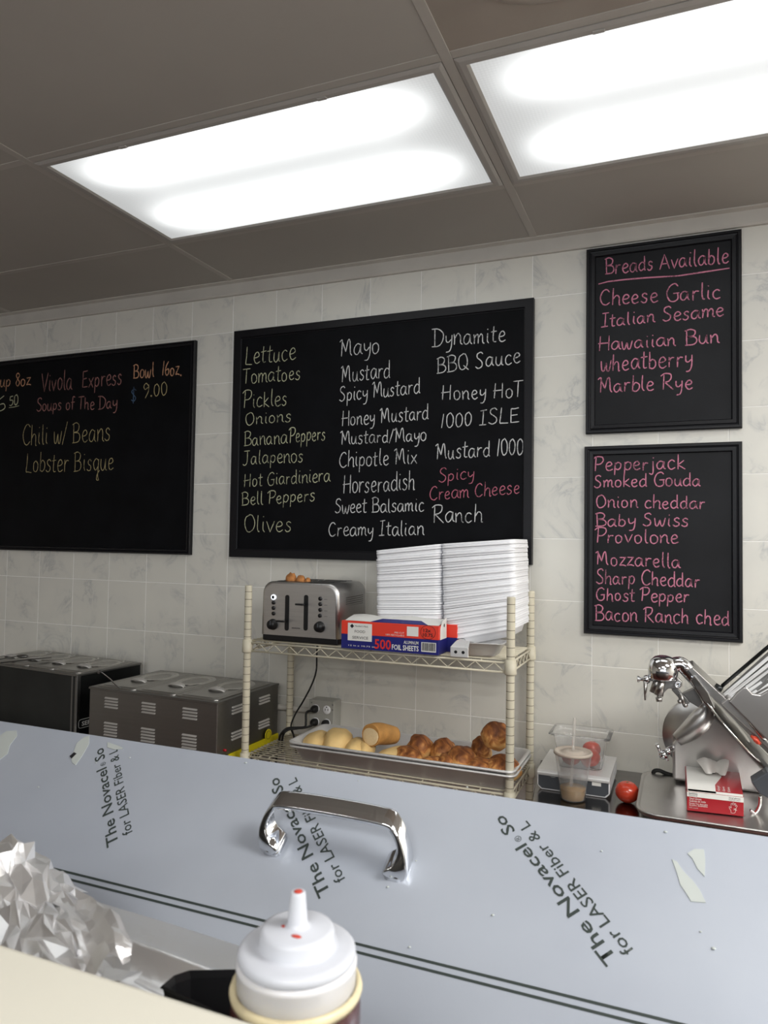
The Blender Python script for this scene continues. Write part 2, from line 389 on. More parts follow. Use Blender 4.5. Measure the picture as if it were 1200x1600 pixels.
# ------------------------------------------------------------------ the room
def wallbox(name, lo, hi, m='plaster'):
    b = bm_(); box(b, lo, hi); return obj(name, b, m, kind='structure', org=(0, 0, 0))
wallbox('floor', (-4.6, -4.2, -.1), (3.2, D+.12, 0), 'floor_quarry')
tw = wallbox('wall_back', (-4.6, D+.0010, 0), (3.2, D+.12, H+.1), 'grout')
wallbox('wall_left', (-4.7, -4.2, 0), (-4.6, D+.12, H+.1))
wallbox('wall_right', (3.2, -4.2, 0), (3.3, D+.12, H+.1))
b = bm_()
for lo, hi in (((-4.7, -4.3, 0), (3.3, -4.2, .62)), ((-4.7, -4.3, 2.38), (3.3, -4.2, H+.1)), ((-4.7, -4.3, .62), (-2.15, -4.2, 2.38)), ((2.55, -4.3, .62), (3.3, -4.2, 2.38))): box(b, lo, hi)
obj('wall_front', b, 'plaster', kind='structure', org=(0, 0, 0))
b = bm_()
for x in (-2.15, -.6, .95, 2.5): box(b, (x, -4.27, .62), (x+.05, -4.21, 2.38))
for z in (.62, 2.33): box(b, (-2.15, -4.27, z), (2.55, -4.21, z+.05))
wn = obj('added_window_1', b, 'box_grey_metal', kind='structure', org=(0, 0, 0))  # unseen glazing, added behind the camera to go with the fill lamp
b = bm_(); box(b, (-2.12, -4.245, .64), (2.52, -4.240, 2.36)); obj('pane', b, 'glass_clear', wn)
ceil = wallbox('ceiling', (-4.7, -4.3, H+.055), (3.3, D+.12, H+.12), 'grout')
# wall tiles, 20 cm grid, recessed joints
TX, TZ, TP, TQ = -.684, 1.151, .2032, .2062
tb = bm_(); box(tb, (.0013, 0, .0013), (TP-.0013, .004, TQ-.0013), bev=.0006)
t0 = obj('wall_tile', tb, 'marble_tile', tw, org=(0, 0, 0)); t0.location = (TX-12*TP, D, TZ-2*TQ)
for i in range(-12, 10):
    for k in range(-2, 7):
        if (i, k) == (-12, -2): continue
        z0 = TZ+k*TQ
        if k == 6: continue
        c = t0.copy(); COL.objects.link(c); c.parent = tw; c.location = (TX+i*TP, D, z0)
tb = bm_(); box(tb, (.0013, 0, .0013), (TP-.0013, .004, H-.045-(TZ+6*TQ)), bev=.0006)
t1 = obj('wall_tile', tb, 'marble_tile', tw, org=(0, 0, 0)); t1.location = (TX-12*TP, D, TZ+6*TQ)
for i in range(-11, 10):
    c = t1.copy(); COL.objects.link(c); c.parent = tw; c.location = (TX+i*TP, D, TZ+6*TQ)
# angle moulding between tiles and ceiling
b = bm_()
prism(b, [(-4.6, D+.006, H-.052), (-4.6, D-.012, H-.052), (-4.6, D-.016, H-.046), (-4.6, D-.018, H-.006), (-4.6, D-.036, H-.002), (-4.6, D-.036, H+.004), (-4.6, D+.006, H+.004)], (7.8, 0, 0))
obj('trim_1', b, 'molding', kind='structure', org=(0, 0, 0))
# ceiling grid and tiles
TEE = .024
for i in range(-3, 5):
    for k in range(-9, 2):
        x0 = GX+1.22*i; y0 = GY+.61*k; x1 = x0+1.22; y1 = y0+.61
        x0 = max(x0, -4.6); x1 = min(x1, 3.2); y1 = min(y1, D-.004); y0 = max(y0, -4.2)
        if x1-x0 < .1 or y1-y0 < .1: continue
        if (i, k) in ((0, 0), (1, 0)) or any((i, k) == q[:2] for q in FIX): continue
        b = bm_(); box(b, (x0+.010, y0+.010, H+.002), (x1-.010, y1-.010, H+.014), bev=.002)
        if (i, k) == (1, -1):
            loft(b, [[(x0+.61+x, y0+.305+y, z_) for x, y in rrect(0, 0, 1.05-2*i_, .46-2*i_, .16, 6)] for i_, z_ in ((0, H+.0025), (.004, H-.001), (.014, H-.001), (.020, H+.0025))])
        obj('ceiling_tile', b, 'ceiling_stained' if (i, k) == (1, -1) else 'ceiling_vinyl', ceil, label='brown stained glossy ceiling tile' if (i, k) == (1, -1) else None)
for i in range(-2, 5):
    b = bm_(); x = GX+1.22*i; box(b, (x-TEE/2, -4.2, H), (x+TEE/2, D-.03, H+.05), bev=.0008); obj('ceiling_tee', b, 'ceiling_tee', ceil)
for k in range(-9, 2):
    for i in range(-3, 5):
        x0 = max(GX+1.22*i, -4.6)+.0125; x1 = min(GX+1.22*(i+1), 3.2)-.0125; y = GY+.61*k
        if x1 < x0+.05: continue
        b = bm_(); box(b, (x0, y-TEE/2, H+.0005), (x1, y+TEE/2, H+.05), bev=.0008); obj('ceiling_tee', b, 'ceiling_tee', ceil)
def troffer(i, k, label, frame_z=.004):
    x0 = GX+1.22*i+.0135; y0 = GY+.61*k+.0135; x1 = x0+1.193; y1 = y0+.583
    cx, cy = (x0+x1)/2, (y0+y1)/2
    t = thing('ceiling_light', label, 'ceiling light', (cx, cy, H-frame_z), 'ceiling lights in the grid')
    b = bm_(); fw = .028
    outer = [(x0, y0), (x1, y0), (x1, y1), (x0, y1)]; inn = [(x0+fw, y0+fw), (x1-fw, y0+fw), (x1-fw, y1-fw), (x0+fw, y1-fw)]
    mid = [(x0+.009, y0+.009), (x1-.009, y0+.009), (x1-.009, y1-.009), (x0+.009, y1-.009)]
    mi2 = [(x0+fw-.006, y0+fw-.006), (x1-fw+.006, y0+fw-.006), (x1-fw+.006, y1-fw+.006), (x0+fw-.006, y1-fw+.006)]
    loft(b, [[(x, y, H+.03) for x, y in outer], [(x, y, H-.001) for x, y in outer], [(x, y, H-frame_z) for x, y in mid], [(x, y, H-frame_z) for x, y in mi2], [(x, y, H-.0002) for x, y in inn], [(x, y, H+.012) for x, y in inn]], smooth=False)
    obj('frame', b, 'fixture_frame', t)
    b = bm_(); box(b, (x0+fw-.004, y0+fw-.004, H+.001), (x1-fw+.004, y1-fw+.004, H+.004))
    obj('lens', b, 'fixture_lens', t, org=(cx, cy, H+.001))
    b = bm_(); box(b, (x0+.002, y0+.002, H+.031), (x1-.002, y1-.002, H+.05)); obj('housing', b, 'fixture_frame', t)
    for q in (x0+.3, x1-.3):
        b = bm_(); box(b, (q-.012, y0+.012, H-frame_z-.0025), (q+.012, y0+.022, H-frame_z+.001), bev=.001)
        obj('latch', b, 'fixture_frame', t)
    return t
troffer(0, 0, 'left lit fluorescent ceiling panel, above the framed topping list board')
troffer(1, 0, 'right lit fluorescent ceiling panel, cut by the top right photo edge')
for q in FIX:  # housings of the added, unseen fixtures
    x0 = GX+1.22*q[0]+.0135; y0 = GY+.61*q[1]+.0135
    b = bm_(); box(b, (x0, y0, H-.004), (x0+1.193, y0+.583, H+.05), bev=.003); obj('fixture_pan', b, 'fixture_frame', ceil)

# ------------------------------------------------------------------ handwriting
GL = {
'A': (7, "0,0 3.3,10 6.6,0;1.2,3.6 5.8,3.8"), 'B': (6.6, "1.2,0 1,10;~0,9.4 3,10.3 5.4,8.8 4.6,6 1.2,5.3;~1.2,5.3 5,5 6.3,2.6 4.8,.4 .2,0"),
'C': (6.4, "~6,8.6 4.3,10.2 2,9 .4,5 1.5,1.1 3.8,0 6.2,1.6"), 'D': (7, "1.4,0 1.2,10;~-.6,9.8 3.5,9.6 6.5,6.8 6,2.6 3.5,.4 -.4,0"),
'E': (5.8, "~5.4,10 3,9.6 1,9.7;1,9.7 .8,0 5.6,.3;.9,5 4.6,5.3"), 'F': (5.6, "5.6,10 1,9.5 .8,0;.9,5 4.4,5.4"),
'G': (6.8, "~6.2,8.8 4.4,10.3 1.8,8.8 .5,4.8 1.8,.8 4.2,.1 6,1.6 6,4.6;3.6,4.6 6.8,4.8"), 'H': (7, "1.2,10 .6,0;6,10 5.8,0;-.2,4.9 6.4,5.3"),
'I': (4.6, "2.4,9.8 1.9,0;.6,9.6 4.4,10;-.2,0 3.8,.2"), 'J': (5.4, "~3.4,9.6 3.3,3 2.6,.4 .8,-.4 -.2,.6;.6,9.8 5.4,10"),
'K': (6.2, "1,10 .8,0;5.6,10 1,5 6,0"), 'L': (5.4, "~1.4,10.4 1,5 .6,.6 2,.2 5.2,-.2"),
'M': (8.4, "~-.2,8.6 1,9.8 1.6,9 1.2,0;1.6,9 4,2.6;~4,2.6 5.2,8.4 6.2,9.8 6.9,8 7.3,2 8.2,0"), 'N': (7, "1,0 1.2,10 5.8,0 6,10"),
'O': (6.8, "~3.6,10 1.2,8.4 .5,4.6 1.6,.8 3.7,0 6,2.2 6.4,6 5,9.4 3.2,10.2"), 'P': (6, "~1.4,10 1.2,5 .9,0;~-.6,8.6 1.6,10.4 5.2,10 5.8,7.4 4,5 1.2,4.7"),
'Q': (7.2, "~3.6,10 1.2,8.4 .5,4.6 1.6,.8 3.7,0 6,2.2 6.4,6 5,9.4 3.2,10.2;3.8,2.6 7.4,-.6"), 'R': (6.6, "1.3,9.6 .9,0;~-.4,8.8 1.8,10.3 5.2,9.8 5.4,7 3.6,5.2 1.2,4.9;1.6,5 6.6,-.2"),
'S': (5.8, "~5.2,9 3.8,10.3 1.6,9.4 1.4,7 3.2,5.4 4.8,3.6 4.4,1 2.2,-.1 .2,1.2"), 'T': (5.6, "-.4,9.8 5.8,10.2;2.8,10 2.4,0"),
'V': (6, "0,10 2.7,0 6.2,10.3"), 'W': (8.4, "0,7 2,0 4.1,5.6 6,0 8,7"), 'X': (6, "0,10 6,0;6,10 0,0"), 'Y': (6, "0,10 3,5 6,10;3,5 2.6,0"), 'Z': (6, "0,10 6,10 0,0 6,0"),
'a': (5.6, "~4.6,5.2 2.6,6 .7,4 .7,1.4 2.1,.1 3.8,1.6 4.7,5.4;~4.7,5.6 4.6,1.4 5.8,.1"), 'b': (5, "1,10 .7,.2;~.8,3.6 2.4,5.6 4.3,4.2 4.2,1.4 2.4,0 .8,.8"),
'c': (4.6, "~4.2,5 2.6,6 .8,4.4 .7,1.6 2.2,0 4.4,1"), 'd': (5.4, "~4.4,4.8 2.6,5.8 .7,3.8 .8,1.1 2.3,0 4.2,1.6;4.5,10.2 4.4,.6 5.2,0"),
'e': (4.8, "~.8,3 3,3.3 4.2,4.4 3.2,6 1.6,5.4 .7,3 1.4,.7 2.8,0 4.7,1"), 'f': (3.8, "~4,9.4 2.8,10.2 1.9,8.6 1.6,0;.3,5.6 3.8,5.9"),
'g': (5.2, "~4.4,5.2 2.4,6 .7,4 1,1.6 2.4,.6 4.2,2.4;~4.5,5.6 4.5,-1.4 3.4,-3.6 1.2,-3.2"), 'h': (5.2, "1,10.2 .7,0;~.8,3.2 2.6,5.6 4.2,4.6 4.3,0 5.2,.1"),
'i': (2.6, "~1.3,5.8 1.1,1.6 2,0;1.2,8.2 1.6,8.6"), 'j': (3, "~1.8,5.8 1.9,-1.6 .9,-3.4 -.6,-2.6;1.8,8.2 2.1,8.7"),
'k': (4.9, "1,10 .8,0;4.2,6 1,2.9 4.8,0"), 'l': (2.6, "~1.2,10.2 1,3 1.6,.3 2.4,.1"),
'm': (7.4, "~.6,5.8 .9,3 .8,0;~.9,3.4 2.4,5.8 3.5,4.6 3.5,.2;~3.6,3.6 5.1,5.8 6.2,4.6 6.3,1 7.4,0"), 'n': (5.4, "~.6,5.8 .9,3 .8,0;~.9,3.4 2.8,5.9 4.2,4.6 4.3,1 5.4,0"),
'o': (5, "~2.6,6 .9,4.8 .8,1.4 2.4,0 4.2,1.4 4.3,4.4 2.6,6.1"), 'p': (5.2, "1.1,5.8 .7,-3.6;~.9,3.8 2.6,5.8 4.4,4.6 4.2,1.8 2.6,.4 .9,1.4"),
'q': (5.2, "~4.2,5 2.4,6 .7,4 1,1.4 2.4,.4 4.2,2.2;~4.4,5.6 4,-2 4.6,-4.4 3.2,-4.2 3.6,-1.4 5.4,.2"), 'r': (4.2, "1,5.9 .9,0;~.9,3.2 2.2,5.4 4,5.4"),
's': (4.4, "~3.9,5 2.6,6 1.2,5 1.8,3.5 3.5,2.3 3.2,.5 1.6,-.1 .3,.9"), 't': (3.8, "~2,9.4 1.6,2 2.2,.2 3.6,.4;.1,6.2 3.9,6.6"),
'u': (5.4, "~.9,5.8 .8,1.8 2,.1 3.6,1.2 4.4,5.6;~4.4,5.8 4.4,1 5.4,0"), 'v': (4.7, "0.3,5.8 2.2,0 4.6,6"), 'w': (6.6, "~.5,5.8 .9,.8 2.2,.3 3.4,4.6;~3.4,4.6 3.8,.8 5,.2 6.3,5.8"),
'x': (4.8, "0.4,5.8 4.6,0;4.6,6 .2,0"), 'y': (4.9, "~.8,5.9 1,2.8 2.4,2 4,3.6;~4.5,6 4.2,0 3,-3 1,-3.4"), 'z': (4.5, "~.5,5.5 4,5.7 4,5.7;4,5.7 .5,.2;~.5,.2 2.6,.6 4.6,.1"),
'0': (5, "~2.8,10 .9,8 .8,2.6 2.2,0 4.2,2 4.5,7 2.8,10.1"), '1': (2.6, "2,10 .8,0"), '5': (5, "4.6,10 1.4,9.6 1.1,5.8;~1.1,5.8 3.8,5.6 4.5,2.6 2.8,.2 .5,.8"),
'6': (5, "~4,10 1.5,6.6 .8,2.4 2.4,0 4.4,1.8 3.8,4.6 1.2,3.6"), '8': (5, "~4.3,8.4 2.6,10 1.1,8.2 2.4,5.6 4.3,2.8 2.8,0 .9,2 2.4,5.2 4.4,8.4"), '9': (5, "~4.2,8.2 2.4,10 .8,7.6 2,5.4 4.2,7;~4.4,9 4.2,4 2,-1.4"),
'$': (5.4, "~4.8,8 2.8,9 1,7.4 2.6,5.2 4.6,3 2.8,1 .5,2;2.8,10.6 2.5,-.6"), '.': (2, "~.5,0 1,.6 1.3,0 .7,-.3"), '/': (3.6, "3.6,10.4 .2,-.6"), ' ': (3.2, ""), '_': (0, ""),
}
def strokes(txt):
    out = []; x = 0
    for ch in txt:
        a, ss = GL[ch]; jy = random.uniform(-.35, .35); js = random.uniform(.93, 1.07)
        for st in ss.split(';'):
            if not st: continue
            sm = st.startswith('~'); pts = [tuple(map(float, q.split(','))) for q in st.lstrip('~').split()]
            pts = [((x+(px_*js)+random.uniform(-.12, .12)), py_*js+jy+random.uniform(-.12, .12)) for px_, py_ in pts]
            P = [V((px_, py_, 0)) for px_, py_ in pts]
            if len(P) > 2 and sm: P = crom(P, 4)
            elif True:
                Q = []
                for q0, q1 in zip(P, P[1:]): Q += [q0, q0.lerp(q1, .33)+V((random.uniform(-.06, .06), 0, 0)), q0.lerp(q1, .66)]
                P = Q+[P[-1]]
            out.append(P)
        x += a*random.uniform(.96, 1.04)+.55
    return out, x-.55
def ribbon(bm, P, wid, nrm):
    L_, R_ = [], []
    for i, q in enumerate(P):
        d = P[min(i+1, len(P)-1)]-P[max(i-1, 0)]
        if d.length < 1e-7: d = V((1, 0, 0))
        sd = d.normalized().cross(nrm)*wid*(.5 if i not in (0, len(P)-1) else .36)*random.uniform(.82, 1.15)
        L_.append(bm.verts.new(q+sd)); R_.append(bm.verts.new(q-sd))
    for i in range(len(P)-1): bm.faces.new((L_[i], L_[i+1], R_[i+1], R_[i]))
def write(board, Yf, txt, a, b_, hpx, m, wid=.0036):
    """one chalk line: baseline runs from pixel a to pixel b_, capitals hpx pixels tall, on the board face Y = Yf"""
    A = at(*a, Y=Yf); B = at(*b_, Y=Yf); mid = ((a[0]+b_[0])/2, (a[1]+b_[1])/2)
    h = (at(mid[0], mid[1]-hpx, Y=Yf)-at(*mid, Y=Yf)).length
    ss, wtot = strokes(txt); bm = bm_()
    for P in ss:
        Q = [A+(B-A)*(p_.x/wtot)+V((0, 0, h*p_.y/10)) for p_ in P]
        ribbon(bm, Q, wid, V((0, -1, 0)))
    for v in bm.verts: v.co.y = Yf-.0004
    o = obj('chalk_writing', bm, m, board, recalc=False)
    return o

def board(label, x0, x1, z0, z1, fw, slate, dep=.02, steps=True):
    """framed chalkboard: mitred frame with profile, slate recessed"""
    t = thing('chalkboard', label, 'chalkboard', ((x0+x1)/2, D-.001, z0), 'chalkboards on the tiled wall')
    b = bm_()
    def rc(i, y): return [(x0+i, y, z0+i), (x1-i, y, z0+i), (x1-i, y, z1-i), (x0+i, y, z1-i)]
    if steps: prof = [(0, D-.001), (0, D-dep+.004), (.003, D-dep), (fw*.32, D-dep), (fw*.38, D-dep+.004), (fw*.48, D-dep+.005), (fw*.55, D-dep+.001), (fw*.9, D-dep+.002), (fw, D-dep+.008), (fw, D-dep+.012)]
    else: prof = [(0, D-.001), (0, D-dep+.002), (.002, D-dep), (fw*.86, D-dep), (fw*.92, D-dep+.006), (fw, D-dep+.007), (fw, D-dep+.012)]
    loft(b, [rc(i, y) for i, y in prof], smooth=False); obj('frame', b, 'frame_black', t)
    b = bm_(); box(b, (x0+fw-.004, D-dep+.0095, z0+fw-.004), (x1-fw+.004, D-.002, z1-fw+.004)); obj('slate', b, slate, t)
    return t, D-dep+.0095
YB = D-.02
def ext(l, r, top, bot):
    return (at(*l, Y=YB).x, at(*r, Y=YB).x)
# left board (runs out of the frame on the left)
xr = at(300, 700, Y=YB).x; zt = at(303, 531, Y=YB).z; zb = at(297, 867, Y=YB).z
soup, yf = board('wide black soup menu board at the left, with Soups of the Day writing', -3.12, xr, zb, zt, .022, 'board_black')
for tx, a, b_, h, m in (("Cup 8oz", (-11, 606), (48, 602), 19, 'chalk_peach'), ("6", (-9, 643), (9, 642), 22, 'chalk_green'), ("50", (14, 634), (28, 632), 15, 'chalk_green'),
    ("Vivola", (65, 612), (113, 608), 30, 'chalk_rose'), ("Express", (128, 606), (191, 601), 27, 'chalk_rose'), ("Bowl", (208, 591), (241, 589), 22, 'chalk_peach'), ("16oz.", (253, 587), (284, 586), 22, 'chalk_peach'),
    ("$", (204, 629), (214, 628), 25, 'chalk_blue'), ("9.00", (223, 620), (261, 618), 20, 'chalk_yellow'), ("Soups of The Day", (57, 642), (183, 638), 19, 'chalk_rose'),
    ("Chili w/ Beans", (35, 696), (172, 689), 31, 'chalk_yellow'), ("Lobster Bisque", (40, 738), (178, 734), 30, 'chalk_yellow')):
    write(soup, yf, tx, a, b_, h, m, .0044 if m != 'chalk_yellow' else .0032)
b = bm_(); P = [at(14, 637, Y=yf), at(22, 636, Y=yf), at(30, 634, Y=yf)]; ribbon(b, P, .003, V((0, -1, 0)))
for v in b.verts: v.co.y = yf-.0004
obj('chalk_writing', b, 'chalk_green', soup, recalc=False)
# middle board
x0 = at(362, 700, Y=YB).x; x1 = at(832.5, 700, Y=YB).x; zt = at(600, 491.5, Y=YB).z; zb = at(600, 876.5, Y=YB).z
mid, yf = board('large middle board listing toppings and sauces, above the toaster', x0, x1, zb, zt, .034, 'board_black', dep=.024, steps=False)
for tx, a, b_, h, m in (
    ("Lettuce", (383, 570), (462, 562), 28, 'chalk_green'), ("Tomatoes", (380, 600), (470, 593), 24, 'chalk_green'), ("Pickles", (380, 638), (449, 633), 25, 'chalk_green'), ("Onions", (383, 664), (455, 659), 20, 'chalk_green'),
    ("Banana", (381, 697), (449, 693), 22, 'chalk_green'), ("Peppers", (452, 692), (509, 687), 22, 'chalk_green'), ("Jalapenos", (380, 726), (474, 722), 22, 'chalk_green'), ("Hot Giardiniera", (381, 761), (516, 752), 21, 'chalk_green'), ("Bell Peppers", (377, 790), (492, 783), 20, 'chalk_green'), ("Olives", (381, 832), (456, 831), 27, 'chalk_green'),
    ("Mayo", (531, 557), (593, 551), 27, 'chalk_white'), ("Mustard", (533, 597), (610, 590), 26, 'chalk_white'), ("Spicy Mustard", (530, 627), (656, 615), 23, 'chalk_white'), ("Honey Mustard", (534, 666), (670, 655), 23, 'chalk_white'), ("Mustard/Mayo", (532, 695), (666, 689), 21, 'chalk_white'), ("Chipotle Mix", (530, 730), (652, 724), 24, 'chalk_white'), ("Horseradish", (536, 771), (648, 765), 28, 'chalk_white'), ("Sweet Balsamic", (523, 802), (663, 799), 22, 'chalk_white'), ("Creamy Italian", (513, 838), (663, 836), 23, 'chalk_white'),
    ("Dynamite", (676, 542), (790, 534), 27, 'chalk_white'), ("BBQ Sauce", (682, 583), (813, 567), 25, 'chalk_white'), ("Honey HoT", (690, 625), (817, 620), 24, 'chalk_white'), ("1000 ISLE", (688, 669), (812, 660), 23, 'chalk_white'), ("Mustard 1000", (681, 718), (818, 710), 25, 'chalk_white'), ("Spicy", (685, 753), (741, 748), 20, 'chalk_red'), ("Cream Cheese", (671, 782), (812, 771), 21, 'chalk_red'), ("Ranch", (676, 817), (754, 815), 27, 'chalk_white')):
    write(mid, yf, tx, a, b_, h, m, .0036 if m == 'chalk_white' else .0033)
# right boards
def rb(l, r, top, bot, label):
    x0 = at(*l, Y=YB).x; x1 = at(*r, Y=YB).x; zt = at(*top, Y=YB).z; zb = at(*bot, Y=YB).z
    return board(label, x0, x1, zb, zt, .03, 'board_slate')
br, yf = rb((915.5, 530), (1159.5, 510), (1038, 373), (1038, 673), 'upper right board with pink Breads Available list')
for tx, a, b_, h in (("Breads Available", (945, 429), (1139, 411), 24), ("Cheese Garlic", (937, 477), (1127, 467), 25), ("Italian Sesame", (940, 511), (1131, 494), 21), ("Hawaiian Bun", (935, 548), (1124, 536), 22), ("wheatberry", (938, 581), (1083, 571), 27), ("Marble Rye", (935, 614), (1083, 607), 24)):
    write(br, yf, tx, a, b_, h, 'chalk_pink', .0039)
b = bm_(); ribbon(b, [at(x, y, Y=yf) for x, y in ((935, 444), (950, 440), (975, 437), (1010, 434), (1060, 431), (1100, 425), (1140, 419))], .0045, V((0, -1, 0)))
for v in b.verts: v.co.y = yf-.0004
obj('chalk_writing', b, 'chalk_pink', br, recalc=False)
ch, yf = rb((912.5, 840), (1160.5, 840), (1036, 693.5), (1036, 997.5), 'lower right board with pink cheese list from Pepperjack down')
for tx, a, b_, h in (("Pepperjack", (928, 736), (1070, 733), 22), ("Smoked Gouda", (928, 762), (1095, 759), 20), ("Onion cheddar", (931, 793), (1103, 795), 20), ("Baby Swiss", (930, 822), (1076, 822), 20), ("Provolone", (931, 848), (1060, 849), 22), ("Mozzarella", (931, 882), (1063, 888), 22), ("Sharp Cheddar", (931, 911), (1094, 918), 22), ("Ghost Pepper", (931, 938), (1077, 941), 20), ("Bacon Ranch ched", (929, 969), (1140, 977), 23)):
    write(ch, yf, tx, a, b_, h, 'chalk_pink', .0037)

# ------------------------------------------------------------------ prep table with the raised film-covered lid (foreground)
EL = R(32)
LU = V((1, 0, 0)); LV = V((0, cos(EL), sin(EL))); LN = V((0, -sin(EL), cos(EL))); LP0 = V((0, 1.0, 1.2010))
def lp(x, s_, n_=0.): return LP0+LU*x+LV*s_+LN*n_
def lid_xs(px, py):
    v = ray(px, py); t = (LP0-CO).dot(LN)/v.dot(LN); P = CO+v*t; return P.x, (P-LP0).dot(LV)
SB = -.330    # lower edge of the lid
pt = thing('prep_table', 'steel sandwich prep table with raised blue-grey film-covered lid in the foreground', 'prep table', (-.2, .62, 0))
b = bm_()
prism(b, [lp(-1.75, 0, 0), lp(-1.75, SB, 0), lp(-1.75, SB-.004, -.006), lp(-1.75, SB, -.03), lp(-1.75, -.006, -.03), lp(-1.75, 0, -.006)], (2.9, 0, 0), bev=.0015)
lid = obj('lid', b, 'film_steel', pt)
b = bm_()
for s0 in (-.2375, -.2465):
    loft(b, [[lp(-1.74, s0-.0016, .0003), lp(1.14, s0-.0016, .0003)], [lp(-1.74, s0+.0016, .0003), lp(1.14, s0+.0016, .0003)]], closed_loop=False, smooth=False)
obj('film_stripe', b, 'ink_film', lid, recalc=False)
LZ = 1.0130
b = bm_(); box(b, (-1.75, .345, LZ-.035), (1.15, .76, LZ), bev=.003); obj('top', b, 'steel', pt)
b = bm_(); box(b, (-1.74, .355, .12), (1.14, .95, LZ-.036), bev=.004); obj('cabinet', b, 'steel', pt)
for x in (-1.65, 1.05):
    for y in (.42, .9):
        b = bm_(); cone(b, (x, y, 0), (x, y, .12), .02, .025); obj('leg', b, 'steel_dark', pt)
# protective-film lettering, diagonal, three repeats
PHI = R(135); TB = LU*cos(PHI)+LV*sin(PHI); TC = LU*-sin(PHI)+LV*cos(PHI)
def film_text(start, base, txt, size, width, bold=0., inset=0.):
    """start: pixel that fixes where the first letter begins along the line; base: pixel on the baseline"""
    x, s_ = lid_xs(*start); x2, s2 = lid_xs(*base)
    P = LU*x+LV*s_; Q = LU*x2+LV*s2
    o = LP0 + TB*(P.dot(TB)+inset) + TC*Q.dot(TC)
    return print_text(txt, o, TB, TC, size, 'ink_film', lid, name='film_lettering', bold=bold, width=width, depth=.0004)
def seg(a, b_):
    xa, sa = lid_xs(*a); xb, sb = lid_xs(*b_); return ((LU*(xb-xa)+LV*(sb-sa)).dot(TB))
for (T0, TBs, F0, FBs) in (((947, 1512), (959, 1490), (991, 1485), (991, 1485)), ((500.6, 1404), (513.5, 1388), (527, 1381), (540, 1374)), ((171, 1324), (183.5, 1309), (194, 1307), (207, 1300))):
    film_text(T0, TBs, "The Novacel", .0165, .172, .012)
    film_text(T0, TBs, "®", .0085, .009, 0, inset=.1775)
    film_text(T0, TBs, "So", .0165, .030, .012, inset=.194)
    film_text(F0, FBs, "for LASER Fiber", .0145, .160, .005)
    film_text(F0, FBs, "& L", .0145, .032, .005, inset=.168)
# torn film patches and glue specks
def patch(pts, m='film_scrap', lift=.0009):
    b = bm_(); vs = []
    for q in pts:
        x, s_ = lid_xs(*q); vs.append(lp(x, s_, lift))
    vs = vs; prism(b, vs, -LN*.0008); obj('film_scrap', b, m, lid)
patch([(1050, 1343), (1058, 1347), (1068, 1362), (1083, 1377), (1094, 1392), (1103, 1411), (1080, 1409), (1072, 1396), (1063, 1383), (1058, 1365)])
patch([(1074, 1334), (1085, 1327), (1100, 1328), (1102, 1345), (1101, 1370), (1090, 1358), (1082, 1342)])
patch([(0, 1150), (10, 1143), (26, 1142), (27, 1150), (16, 1164), (12, 1178), (0, 1187)])
patch([(112, 1184), (120, 1162), (132, 1152), (140, 1150), (139, 1163), (128, 1182), (118, 1196), (113, 1192)])
patch([(109, 1182), (116, 1176), (120, 1178), (112, 1186)], 'ink_black', .0012)
patch([(168, 1160), (186, 1166), (193, 1170), (180, 1172), (168, 1168)])
random.seed(3)
b = bm_()
for q in ((150, 1192), (203, 1184), (60, 1230), (452, 1268), (606, 1386), (650, 1345), (560, 1220), (1040, 1300), (940, 1330), (1095, 1456), (1115, 1482), (730, 1230), (384, 1192), (640, 1480), (770, 1430)):
    x, s_ = lid_xs(*q); ball(b, lp(x, s_, .0004), random.uniform(.0012, .0026), 8, 4, (1, 1, .4))
o = obj('adhesive_speck', b, 'film_scrap', lid); o['kind'] = 'stuff'
# chrome pull handle
h = []
xa, sa = lid_xs(430, 1318); xb, sb = lid_xs(622, 1358); sm = (sa+sb)/2-.002
xm = (xa+xb)/2; hw = (xb-xa)/2; so = .038
path = [(xm-hw+.004, 0), (xm-hw-.007, .014), (xm-hw-.009, .034), (xm-hw+.003, .052), (xm-hw+.024, .0590), (xm, .0610), (xm+hw-.024, .0590), (xm+hw-.003, .052), (xm+hw+.009, .034), (xm+hw+.007, .014), (xm+hw-.004, 0)]
b = bm_(); P = crom([V((x, n_, 0)) for x, n_ in path], 6); loops = []
for i, q in enumerate(P):
    d = (P[min(i+1, len(P)-1)]-P[max(i-1, 0)]).normalized(); nx, nn = -d.y, d.x
    u_ = abs(i/(len(P)-1)-.5)*2; wd = .0135+.003*max(0, u_-.6)*2; th = .0045+.0105*sm3((u_-.55)/.4)
    lo = []
    for (a_, c_) in rrect(0, 0, wd*2, th*2, .0030, 3):
        # a_: across the bar (along the slope), c_: through its thickness
        lo.append(lp(q.x+nx*c_, sm+a_+.030*min(1, (q.y/.055))**1.5, q.y+nn*c_))
    loops.append(lo)
loft(b, loops, cap0=True, cap1=True)
for sx in (-1, 1):
    lo = [[lp(xm+sx*(hw-.002)+x, sm+y, z) for x, y in rrect(0, 0, w_, d_, .007, 4)] for z, w_, d_ in ((0.0002, .026, .034), (.004, .022, .030), (.010, .016, .026))]
    loft(b, lo, cap0=True, cap1=True)
obj('handle', b, 'chrome', pt)

# cream service counter in front
b = bm_(); box(b, (-1.6, .02, 1.262), (.9, .335, 1.30), bev=.006, seg=3)
sc_ = thing('service_counter', 'cream counter edge blurred across the bottom left corner', 'counter', (-.3, .18, 0))
obj('countertop', b, 'counter_cream', sc_)
b = bm_(); box(b, (-1.58, .05, 0), (.88, .30, 1.262)); obj('counter_base', b, 'plaster', sc_)

